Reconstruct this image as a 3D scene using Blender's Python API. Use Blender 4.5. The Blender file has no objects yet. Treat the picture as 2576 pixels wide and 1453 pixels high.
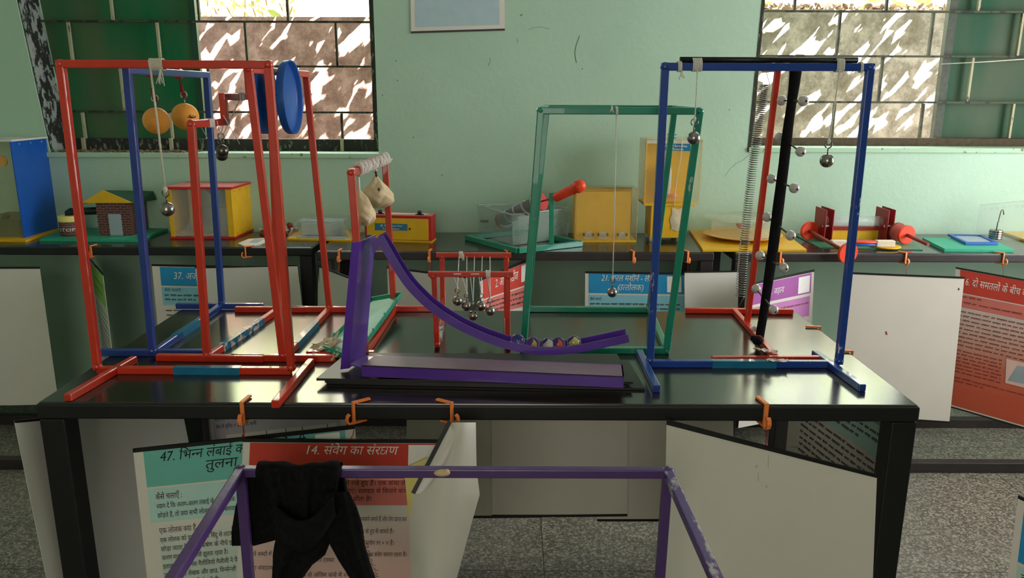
import bpy, bmesh, math, random
from mathutils import Vector, Matrix
random.seed(11)
sc = bpy.context.scene
col = sc.collection
V = Vector

# ---------------------------------------------------------------- camera
FOC = 1990.0                       # focal length in pixels of the 2576 px frame
CAMZ = 1.44                        # phone held at eye height of a bent viewer
PITCH = math.radians(13.86)
ROLL = math.radians(0.2)
fwd = V((0, math.cos(PITCH), -math.sin(PITCH)))
rt0 = V((1, 0, 0)); up0 = rt0.cross(fwd)
rgt = rt0 * math.cos(ROLL) + up0 * math.sin(ROLL)
upv = up0 * math.cos(ROLL) - rt0 * math.sin(ROLL)
CAM = V((0, 0, CAMZ))
cd = bpy.data.cameras.new('camera'); cam = bpy.data.objects.new('camera', cd); col.objects.link(cam)
cd.sensor_fit = 'HORIZONTAL'; cd.sensor_width = 36.0; cd.lens = FOC / 2576 * 36.0
cd.clip_start = 0.02; cd.clip_end = 200
M3 = Matrix((rgt, upv, -fwd)).transposed()
cam.matrix_world = Matrix.Translation(CAM) @ M3.to_4x4()
sc.camera = cam

def ray(x, y): return fwd + rgt * ((x - 1288) / FOC) - upv * ((y - 726.5) / FOC)
def onZ(x, y, z):
    d = ray(x, y); return CAM + d * ((z - CAMZ) / d.z)
def onY(x, y, Y):
    d = ray(x, y); return CAM + d * (Y / d.y)
def onX(x, y, X):
    d = ray(x, y); return CAM + d * (X / d.x)

# ---------------------------------------------------------------- world, sun, daylight, exposure
sc.view_settings.view_transform = 'Standard'
sc.view_settings.look = 'None'
sc.view_settings.exposure = 0.0
sc.view_settings.gamma = 1.0
sc.view_settings.use_curve_mapping = False
sc.cycles.max_bounces = 10
sc.cycles.transparent_max_bounces = 24
sc.cycles.sample_clamp_indirect = 6.0
w = bpy.data.worlds.new('world'); sc.world = w; w.use_nodes = True
bg = w.node_tree.nodes['Background']
bg.inputs[0].default_value = (0.96, 0.96, 1.0, 1); bg.inputs[1].default_value = 6.5

def lamp(name, kind, loc, target, energy, color, size=None, size_y=None):
    l = bpy.data.lights.new(name, kind); o = bpy.data.objects.new(name, l); col.objects.link(o)
    o.location = loc
    o.rotation_euler = (V(target) - V(loc)).to_track_quat('-Z', 'Y').to_euler()
    l.energy = energy; l.color = color
    if kind == 'AREA':
        l.shape = 'RECTANGLE'; l.size = size; l.size_y = size_y
    return o
SUN_DIR = V((-0.60, 0.29, -0.75)).normalized()
s = lamp('sun', 'SUN', (3, -2, 6), V((3, -2, 6)) + SUN_DIR, 330.0, (1.0, 0.93, 0.82)); s.data.angle = math.radians(0.45)
# daylight through the window of the right wall, and a weaker added fill behind the viewer
lamp('daylight_side_window', 'AREA', (2.86, 2.35, 1.45), (0.0, 2.75, 1.2), 23.5, (1.0, 0.94, 0.98), 1.5, 1.3)
lamp('fill_behind_viewer', 'AREA', (-0.4, -2.4, 1.7), (0.0, 3.0, 1.1), 33.0, (1.0, 0.93, 0.82), 1.6, 1.9)  # added fill light, no real opening in this wall

# ---------------------------------------------------------------- materials
def S(r, g, b):
    f = lambda c: (c / 255 / 12.92) if c <= 10.3 else ((c / 255 + 0.055) / 1.055) ** 2.4
    return (f(r), f(g), f(b))
def lin(c, k): return tuple(min(1.0, x * k) for x in c) + (1.0,)
def nt_new(name):
    m = bpy.data.materials.new(name); m.use_nodes = True
    nt = m.node_tree; return m, nt, nt.nodes['Principled BSDF']
def mat(name, rgb, rough=0.5, metal=0.0, var=0.10, scale=25.0, bump=0.0, bscale=120.0, coat=0.0, spec=0.5):
    m, nt, b = nt_new(name); c = S(*rgb)
    b.inputs['Roughness'].default_value = rough; b.inputs['Metallic'].default_value = metal
    b.inputs['Coat Weight'].default_value = coat; b.inputs['Specular IOR Level'].default_value = spec
    tc = nt.nodes.new('ShaderNodeTexCoord')
    n = nt.nodes.new('ShaderNodeTexNoise'); n.inputs['Scale'].default_value = scale; n.inputs['Detail'].default_value = 5
    r = nt.nodes.new('ShaderNodeValToRGB')
    r.color_ramp.elements[0].position = 0.3; r.color_ramp.elements[1].position = 0.7
    r.color_ramp.elements[0].color = lin(c, 1 - var); r.color_ramp.elements[1].color = lin(c, 1 + var)
    nt.links.new(tc.outputs['Object'], n.inputs['Vector']); nt.links.new(n.outputs['Fac'], r.inputs['Fac'])
    nt.links.new(r.outputs['Color'], b.inputs['Base Color'])
    if bump:
        n2 = nt.nodes.new('ShaderNodeTexNoise'); n2.inputs['Scale'].default_value = bscale; n2.inputs['Detail'].default_value = 6
        bp = nt.nodes.new('ShaderNodeBump'); bp.inputs['Strength'].default_value = bump; bp.inputs['Distance'].default_value = 0.004
        nt.links.new(tc.outputs['Object'], n2.inputs['Vector']); nt.links.new(n2.outputs['Fac'], bp.inputs['Height'])
        nt.links.new(bp.outputs['Normal'], b.inputs['Normal'])
    return m
def clear(name, rgb, alpha, rough=0.08):
    """thin clear plastic: mostly see-through sheet with a glossy face"""
    m, nt, b = nt_new(name)
    b.inputs['Base Color'].default_value = S(*rgb) + (1,)
    b.inputs['Roughness'].default_value = rough
    tc = nt.nodes.new('ShaderNodeTexCoord')
    n = nt.nodes.new('ShaderNodeTexNoise'); n.inputs['Scale'].default_value = 14
    mr = nt.nodes.new('ShaderNodeMapRange')
    mr.inputs['To Min'].default_value = alpha * 0.8; mr.inputs['To Max'].default_value = min(1, alpha * 1.2)
    nt.links.new(tc.outputs['Object'], n.inputs['Vector']); nt.links.new(n.outputs['Fac'], mr.inputs['Value'])
    nt.links.new(mr.outputs['Result'], b.inputs['Alpha'])
    return m
def chipped(name, rgb, under, amount=0.42, rough=0.35, scale=22.0, stretch=(1, 1, 0.35)):
    """painted metal or plaster whose paint has worn off in blotches"""
    m, nt, b = nt_new(name)
    tc = nt.nodes.new('ShaderNodeTexCoord'); mp = nt.nodes.new('ShaderNodeMapping'); mp.inputs['Scale'].default_value = stretch
    n = nt.nodes.new('ShaderNodeTexNoise'); n.inputs['Scale'].default_value = scale; n.inputs['Detail'].default_value = 8; n.inputs['Roughness'].default_value = 0.65
    r = nt.nodes.new('ShaderNodeValToRGB')
    r.color_ramp.elements[0].position = amount - 0.01; r.color_ramp.elements[1].position = amount + 0.03
    r.color_ramp.elements[0].color = S(*under) + (1,); r.color_ramp.elements[1].color = S(*rgb) + (1,)
    nt.links.new(tc.outputs['Object'], mp.inputs['Vector']); nt.links.new(mp.outputs['Vector'], n.inputs['Vector'])
    nt.links.new(n.outputs['Fac'], r.inputs['Fac']); nt.links.new(r.outputs['Color'], b.inputs['Base Color'])
    b.inputs['Roughness'].default_value = rough
    return m

MT = {}
def addm(k, *a, **kw): MT[k] = mat(k, *a, **kw)
addm('red_paint', (214, 52, 26), 0.3, var=0.08, bump=0.08, coat=0.6)
addm('blue_paint', (34, 66, 150), 0.3, var=0.10, bump=0.08, coat=0.6)
addm('green_paint', (16, 138, 108), 0.3, var=0.08, bump=0.08, coat=0.5)
addm('purple_paint', (92, 52, 158), 0.3, var=0.06, bump=0.03, coat=0.6)
addm('pale_purple', (132, 108, 128), 0.4, var=0.10, scale=14)
addm('stile', (62, 70, 54), 0.6, var=0.25, scale=40)
addm('cone_grey', (136, 136, 146), 0.6)
addm('print_sky', (176, 200, 206), 0.5, var=0.04)
addm('scuff', (92, 112, 98), 0.8)
addm('violet_paint', (86, 58, 116), 0.3, var=0.10, bump=0.08)
addm('black_metal', (11, 10, 9), 0.5, var=0.25)
addm('brown_metal', (46, 38, 38), 0.5, var=0.2)
addm('black_plastic', (14, 14, 14), 0.4, var=0.2)
addm('orange_plastic', (255, 140, 68), 0.42, var=0.05)
addm('orange_ball', (255, 172, 66), 0.45, var=0.05, scale=60)
addm('steel', (158, 153, 146), 0.27, metal=1.0, var=0.12, scale=40)
addm('dark_steel', (112, 106, 100), 0.3, metal=1.0, var=0.15)
addm('cream_string', (222, 214, 196), 0.9, var=0.12, scale=300, bump=0.4, bscale=900)
addm('white_string', (236, 232, 220), 0.9, var=0.10, scale=300, bump=0.3, bscale=900)
addm('red_string', (150, 36, 30), 0.8, var=0.15, scale=200)
addm('paper_white', (226, 219, 208), 0.75, var=0.025, scale=6)
addm('paper_grey', (198, 192, 176), 0.75, var=0.05, scale=5)
addm('paper_pale', (216, 214, 204), 0.75, var=0.03, scale=6)
addm('print_teal', (112, 190, 176), 0.6, var=0.03)
addm('print_teal_pale', (186, 222, 212), 0.65, var=0.03)
addm('print_red', (210, 64, 46), 0.55, var=0.04)
addm('print_pink', (222, 122, 112), 0.6, var=0.04)
addm('print_pink_pale', (236, 200, 190), 0.65, var=0.04)
addm('print_blue', (30, 150, 206), 0.55, var=0.03)
addm('print_blue_pale', (140, 204, 222), 0.6, var=0.03)
addm('print_mauve', (168, 88, 164), 0.55, var=0.03)
addm('print_mauve_pale', (198, 128, 190), 0.6, var=0.03)
addm('print_yellow', (236, 220, 130), 0.6, var=0.04)
addm('print_lime', (150, 200, 90), 0.6, var=0.05)
addm('print_lilac', (196, 186, 196), 0.6, var=0.03)
addm('print_black', (16, 15, 14), 0.6, var=0.1)
addm('print_brown', (84, 34, 28), 0.6, var=0.1)
addm('print_dark', (70, 66, 60), 0.7, var=0.1)
addm('print_rose', (150, 60, 54), 0.7, var=0.1)
addm('print_white', (244, 242, 236), 0.6, var=0.02)
addm('print_slate', (160, 174, 182), 0.6, var=0.03)
addm('sticker_blue', (34, 118, 158), 0.22, var=0.10, scale=60, coat=0.5)
addm('yellow_board', (234, 182, 24), 0.45, var=0.06, bump=0.05)
addm('red_board', (196, 34, 34), 0.4, var=0.06)
addm('dusty_red', (206, 120, 112), 0.5, var=0.12, scale=18)
addm('blue_board', (20, 88, 178), 0.4, var=0.06)
addm('teal_board', (46, 168, 132), 0.45, var=0.07, bump=0.05)
addm('teal_tray', (88, 190, 160), 0.45, var=0.07, bump=0.05)
addm('dark_green_board', (20, 74, 50), 0.5, var=0.12)
addm('crimson', (150, 24, 34), 0.35, var=0.08)
addm('scarlet', (240, 66, 30), 0.4, var=0.05)
addm('cream_board', (228, 216, 190), 0.6, var=0.06)
addm('wood_red', (150, 62, 48), 0.6, var=0.14)
addm('pearl', (198, 190, 184), 0.22, var=0.04, coat=0.4)
addm('cloth_black', (21, 21, 21), 0.95, var=0.35, scale=90, bump=0.5, bscale=700, spec=0.15)
addm('band_black', (15, 14, 14), 0.9, var=0.3, scale=90, bump=0.5, bscale=600, spec=0.2)
addm('calico', (234, 212, 172), 0.95, var=0.06, scale=40, bump=0.15, bscale=500)
addm('tape_white', (224, 214, 204), 0.7, var=0.10, scale=60, bump=0.3)
addm('crinkle_tape', (214, 200, 168), 0.35, var=0.14, scale=50, bump=0.3)
addm('putty', (214, 184, 140), 0.7, var=0.1)
addm('grey_tube', (110, 108, 100), 0.5, var=0.1)
addm('rust', (78, 64, 46), 0.8, var=0.3, scale=40, bump=0.4)
addm('white_plastic', (226, 226, 222), 0.45, var=0.03)
addm('green_sheet', (66, 140, 104), 0.4, var=0.08)
MT['pale_bar'] = chipped('pale_bar', (176, 172, 140), (92, 92, 70), 0.40, 0.7, 30)
MT['green_bar'] = chipped('green_bar', (70, 74, 54), (34, 36, 28), 0.46, 0.7, 24)
MT['clear'] = clear('clear_plastic', (205, 222, 214), 0.16)
MT['clear_milk'] = clear('milky_plastic', (214, 222, 224), 0.36, 0.2)
MT['clear_amber'] = clear('amber_plastic', (236, 200, 120), 0.38, 0.15)
MT['clear_yellow'] = clear('dusty_clear_plastic', (214, 200, 140), 0.13, 0.2)
MT['clear_film'] = clear('clear_film', (216, 222, 196), 0.30, 0.12)
addm('pale_amber', (232, 180, 92), 0.4, var=0.05)
addm('spring_steel', (120, 120, 112), 0.35, metal=1.0, var=0.1)
MT['red_chip'] = chipped('red_chip_paint', (214, 52, 26), (170, 120, 96), 0.36, 0.3, 40)
MT['blue_chip'] = chipped('blue_chip_paint', (38, 72, 156), (214, 214, 220), 0.34, 0.25, 34)
MT['green_chip'] = chipped('green_chip_paint', (16, 138, 108), (206, 206, 200), 0.345, 0.3, 26)
MT['violet_chip'] = chipped('violet_chip_paint', (84, 54, 122), (172, 164, 168), 0.41, 0.25, 18, (1, 0.4, 1))
MT['sticker_torn_glare'] = chipped('torn_glare_sticker', (40, 116, 150), (214, 202, 190), 0.5, 0.14, 34, (1, 1, 1))  # pale blotches: torn paper together with painted glare of glossy tape
MT['tub'] = clear('tub_plastic', (176, 198, 186), 0.42, 0.25)
MT['mould'] = chipped('mould_frame', (40, 42, 34), (120, 128, 110), 0.40, 0.8, 70)
MT['peeling'] = chipped('peeling_plaster', (150, 158, 152), (30, 34, 28), 0.50, 0.85, 26, (1, 1, 0.6))

def wall_mat(name, rgb, var=0.06):
    m, nt, b = nt_new(name); c = S(*rgb)
    tc = nt.nodes.new('ShaderNodeTexCoord')
    n1 = nt.nodes.new('ShaderNodeTexNoise'); n1.inputs['Scale'].default_value = 2.2; n1.inputs['Detail'].default_value = 8
    r = nt.nodes.new('ShaderNodeValToRGB'); r.color_ramp.elements[0].position = 0.3; r.color_ramp.elements[1].position = 0.7
    r.color_ramp.elements[0].color = lin(c, 1 - var); r.color_ramp.elements[1].color = lin(c, 1 + var)
    n2 = nt.nodes.new('ShaderNodeTexNoise'); n2.inputs['Scale'].default_value = 38; n2.inputs['Detail'].default_value = 9
    bp = nt.nodes.new('ShaderNodeBump'); bp.inputs['Strength'].default_value = 0.25; bp.inputs['Distance'].default_value = 0.005
    L = nt.links.new
    L(tc.outputs['Object'], n1.inputs['Vector']); L(tc.outputs['Object'], n2.inputs['Vector'])
    L(n1.outputs['Fac'], r.inputs['Fac']); L(r.outputs['Color'], b.inputs['Base Color'])
    L(n2.outputs['Fac'], bp.inputs['Height']); L(bp.outputs['Normal'], b.inputs['Normal'])
    b.inputs['Roughness'].default_value = 0.55
    return m
MT['wall'] = wall_mat('green_wall_paint', (174, 205, 180))
MT['wall_plain'] = wall_mat('pale_wall_paint', (176, 190, 172))
MT['ceiling'] = wall_mat('ceiling_paint', (206, 206, 200), 0.03)
MT['sill'] = chipped('sill_plaster', (176, 208, 178), (120, 118, 92), 0.36, 0.7, 30, (1, 1, 1))

def terrazzo():
    m, nt, b = nt_new('terrazzo'); L = nt.links.new
    tc = nt.nodes.new('ShaderNodeTexCoord')
    n0 = nt.nodes.new('ShaderNodeTexNoise'); n0.inputs['Scale'].default_value = 60
    mx = nt.nodes.new('ShaderNodeVectorMath'); mx.operation = 'SCALE'; mx.inputs['Scale'].default_value = 0.008
    ad = nt.nodes.new('ShaderNodeVectorMath'); ad.operation = 'ADD'
    L(tc.outputs['Object'], n0.inputs['Vector']); L(n0.outputs['Color'], mx.inputs[0]); L(tc.outputs['Object'], ad.inputs[0]); L(mx.outputs[0], ad.inputs[1])
    v = nt.nodes.new('ShaderNodeTexVoronoi'); v.inputs['Scale'].default_value = 170
    L(ad.outputs[0], v.inputs['Vector'])
    r = nt.nodes.new('ShaderNodeValToRGB'); r.color_ramp.interpolation = 'CONSTANT'
    es = r.color_ramp.elements
    es[0].position = 0; es[0].color = S(84, 82, 72) + (1,); es[1].position = 0.3; es[1].color = S(106, 104, 92) + (1,)
    e = es.new(0.55); e.color = S(124, 120, 108) + (1,)
    e = es.new(0.78); e.color = S(152, 148, 134) + (1,)
    sp = nt.nodes.new('ShaderNodeSeparateColor'); L(v.outputs['Color'], sp.inputs['Color']); L(sp.outputs[0], r.inputs['Fac'])
    br = nt.nodes.new('ShaderNodeTexBrick'); br.offset = 0; br.inputs['Scale'].default_value = 1.0
    br.inputs['Mortar Size'].default_value = 0.0018; br.inputs['Brick Width'].default_value = 0.9; br.inputs['Row Height'].default_value = 0.9
    br.inputs['Color2'].default_value = (1, 1, 1, 1); br.inputs['Color1'].default_value = (1, 1, 1, 1); br.inputs['Mortar'].default_value = (0.25, 0.24, 0.2, 1)
    mp = nt.nodes.new('ShaderNodeMapping'); mp.inputs['Location'].default_value = (0.872, 0.25, 0)
    L(tc.outputs['Object'], mp.inputs['Vector']); L(mp.outputs['Vector'], br.inputs['Vector'])
    mm = nt.nodes.new('ShaderNodeMix'); mm.data_type = 'RGBA'; mm.blend_type = 'MULTIPLY'; mm.inputs[0].default_value = 1
    L(r.outputs['Color'], mm.inputs[6]); L(br.outputs['Color'], mm.inputs[7]); L(mm.outputs[2], b.inputs['Base Color'])
    b.inputs['Roughness'].default_value = 0.38
    return m
MT['floor'] = terrazzo()

def table_top():
    m, nt, b = nt_new('table_laminate'); L = nt.links.new
    tc = nt.nodes.new('ShaderNodeTexCoord')
    n = nt.nodes.new('ShaderNodeTexNoise'); n.inputs['Scale'].default_value = 3.5; n.inputs['Detail'].default_value = 7
    r = nt.nodes.new('ShaderNodeValToRGB'); r.color_ramp.elements[0].position = 0.35; r.color_ramp.elements[1].position = 0.7
    r.color_ramp.elements[0].color = S(34, 30, 26) + (1,); r.color_ramp.elements[1].color = S(46, 42, 36) + (1,)
    mr = nt.nodes.new('ShaderNodeMapRange'); mr.inputs['To Min'].default_value = 0.13; mr.inputs['To Max'].default_value = 0.23
    L(tc.outputs['Object'], n.inputs['Vector']); L(n.outputs['Fac'], r.inputs['Fac']); L(r.outputs['Color'], b.inputs['Base Color'])
    L(n.outputs['Fac'], mr.inputs['Value']); L(mr.outputs['Result'], b.inputs['Roughness'])
    b.inputs['Specular IOR Level'].default_value = 0.95
    return m
MT['table_top'] = table_top()

def brick_mat():
    m, nt, b = nt_new('toy_brick_print'); L = nt.links.new
    tc = nt.nodes.new('ShaderNodeTexCoord')
    sx = nt.nodes.new('ShaderNodeSeparateXYZ'); cx = nt.nodes.new('ShaderNodeCombineXYZ')
    ad = nt.nodes.new('ShaderNodeMath'); ad.operation = 'ADD'
    L(tc.outputs['Object'], sx.inputs[0]); L(sx.outputs['X'], ad.inputs[0]); L(sx.outputs['Y'], ad.inputs[1])
    L(ad.outputs[0], cx.inputs['X']); L(sx.outputs['Z'], cx.inputs['Y'])
    br = nt.nodes.new('ShaderNodeTexBrick'); br.inputs['Scale'].default_value = 1
    br.inputs['Brick Width'].default_value = 0.03; br.inputs['Row Height'].default_value = 0.011; br.inputs['Mortar Size'].default_value = 0.0009
    br.inputs['Color1'].default_value = S(96, 50, 44) + (1,); br.inputs['Color2'].default_value = S(76, 42, 40) + (1,); br.inputs['Mortar'].default_value = S(150, 120, 110) + (1,)
    L(cx.outputs[0], br.inputs['Vector']); L(br.outputs['Color'], b.inputs['Base Color']); b.inputs['Roughness'].default_value = 0.5
    return m
MT['brick'] = brick_mat()

def concrete(name, a, c, moss):
    m, nt, b = nt_new(name); L = nt.links.new
    tc = nt.nodes.new('ShaderNodeTexCoord')
    n = nt.nodes.new('ShaderNodeTexNoise'); n.inputs['Scale'].default_value = 9; n.inputs['Detail'].default_value = 12; n.inputs['Roughness'].default_value = 0.7
    r = nt.nodes.new('ShaderNodeValToRGB'); es = r.color_ramp.elements
    es[0].position = 0.32; es[0].color = S(*moss) + (1,); es[1].position = 0.47; es[1].color = S(*a) + (1,)
    e = es.new(0.62); e.color = S(*c) + (1,)
    n2 = nt.nodes.new('ShaderNodeTexNoise'); n2.inputs['Scale'].default_value = 60; n2.inputs['Detail'].default_value = 8
    bp = nt.nodes.new('ShaderNodeBump'); bp.inputs['Strength'].default_value = 0.5; bp.inputs['Distance'].default_value = 0.01
    L(tc.outputs['Object'], n.inputs['Vector']); L(n.outputs['Fac'], r.inputs['Fac']); L(r.outputs['Color'], b.inputs['Base Color'])
    L(tc.outputs['Object'], n2.inputs['Vector']); L(n2.outputs['Fac'], bp.inputs['Height']); L(bp.outputs['Normal'], b.inputs['Normal'])
    b.inputs['Roughness'].default_value = 0.9
    return m
MT['concrete_pink'] = concrete('weathered_pink_concrete', (110, 82, 75), (140, 110, 103), (82, 54, 42))
MT['concrete_grey'] = concrete('weathered_grey_concrete', (108, 101, 94), (142, 134, 127), (90, 81, 66))
def leaf_mat(name, rgb, trans=0.4):
    m, nt, b = nt_new(name); L = nt.links.new
    tc = nt.nodes.new('ShaderNodeTexCoord'); n = nt.nodes.new('ShaderNodeTexNoise'); n.inputs['Scale'].default_value = 8
    r = nt.nodes.new('ShaderNodeValToRGB'); c = S(*rgb)
    r.color_ramp.elements[0].color = lin(c, 0.7); r.color_ramp.elements[1].color = lin(c, 1.3)
    L(tc.outputs['Object'], n.inputs['Vector']); L(n.outputs['Fac'], r.inputs['Fac']); L(r.outputs['Color'], b.inputs['Base Color'])
    b.inputs['Roughness'].default_value = 0.6; b.inputs['Transmission Weight'].default_value = 0.0
    return m
MT['leaf'] = leaf_mat('leaf_green', (150, 172, 92))
MT['leaf_dark'] = leaf_mat('canopy_leaf', (70, 110, 50))
MT['dry_leaf'] = leaf_mat('dry_leaf', (150, 118, 92))
MT['twig'] = mat('twig', (130, 108, 80), 0.9, var=0.2)
MT['soil'] = mat('soil', (120, 100, 80), 0.95, var=0.25)
def shutter_mat(name, ca, cb):
    m, nt, b = nt_new(name); L = nt.links.new
    tc = nt.nodes.new('ShaderNodeTexCoord'); mp = nt.nodes.new('ShaderNodeMapping'); mp.inputs['Scale'].default_value = (5, 5, 1.6)
    n = nt.nodes.new('ShaderNodeTexNoise'); n.inputs['Scale'].default_value = 1.0; n.inputs['Detail'].default_value = 5
    r = nt.nodes.new('ShaderNodeValToRGB'); r.color_ramp.elements[0].position = 0.35; r.color_ramp.elements[1].position = 0.65
    r.color_ramp.elements[0].color = S(*ca) + (1,); r.color_ramp.elements[1].color = S(*cb) + (1,)
    L(tc.outputs['Object'], mp.inputs['Vector']); L(mp.outputs['Vector'], n.inputs['Vector']); L(n.outputs['Fac'], r.inputs['Fac']); L(r.outputs['Color'], b.inputs['Base Color'])
    b.inputs['Roughness'].default_value = 0.6; b.inputs['Specular IOR Level'].default_value = 0.2
    return m
MT['shutter'] = shutter_mat('shutter_green', (22, 112, 70), (82, 108, 74))
MT['shutter_darkened'] = shutter_mat('shutter_darkened_green', (34, 82, 58), (78, 94, 72))  # same green sheet, strong side light offset by a darker colour
def glass_mat():
    m, nt, b = nt_new('marble_glass')
    b.inputs['Base Color'].default_value = (0.92, 0.97, 0.95, 1); b.inputs['Roughness'].default_value = 0.02
    b.inputs['Transmission Weight'].default_value = 1.0; b.inputs['IOR'].default_value = 1.45
    tc = nt.nodes.new('ShaderNodeTexCoord'); n = nt.nodes.new('ShaderNodeTexNoise'); n.inputs['Scale'].default_value = 90
    bp = nt.nodes.new('ShaderNodeBump'); bp.inputs['Strength'].default_value = 0.03
    nt.links.new(tc.outputs['Object'], n.inputs['Vector']); nt.links.new(n.outputs['Fac'], bp.inputs['Height']); nt.links.new(bp.outputs['Normal'], b.inputs['Normal'])
    return m
MT['glass'] = glass_mat()

def fade(name, stops):
    """a printed colour gradient running down a poster (metres below its top edge)"""
    m, nt, b = nt_new(name); L = nt.links.new
    tc = nt.nodes.new('ShaderNodeTexCoord'); sx = nt.nodes.new('ShaderNodeSeparateXYZ'); mr = nt.nodes.new('ShaderNodeMapRange')
    mr.inputs['From Min'].default_value = 0.0; mr.inputs['From Max'].default_value = -0.62
    r = nt.nodes.new('ShaderNodeValToRGB'); es = r.color_ramp.elements
    es[0].position = stops[0][0] / .62; es[0].color = S(*stops[0][1]) + (1,); es[1].position = stops[1][0] / .62; es[1].color = S(*stops[1][1]) + (1,)
    for z, c in stops[2:]: e = es.new(z / .62); e.color = S(*c) + (1,)
    L(tc.outputs['Object'], sx.inputs[0]); L(sx.outputs['Z'], mr.inputs['Value']); L(mr.outputs['Result'], r.inputs['Fac']); L(r.outputs['Color'], b.inputs['Base Color'])
    b.inputs['Roughness'].default_value = 0.6
    return m
MT['fade_red'] = fade('printed_red_fade', [(.17, (214, 196, 186)), (.28, (206, 160, 144)), (.38, (206, 112, 86)), (.50, (204, 88, 60))])
MT['fade_rose'] = fade('printed_rose_fade', [(.14, (226, 216, 206)), (.24, (226, 192, 182)), (.45, (222, 160, 146)), (.6, (216, 130, 112))])
MT['fade_teal'] = fade('printed_teal_fade', [(.17, (226, 222, 210)), (.26, (204, 216, 204)), (.5, (178, 208, 196)), (.6, (150, 200, 186))])

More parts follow.
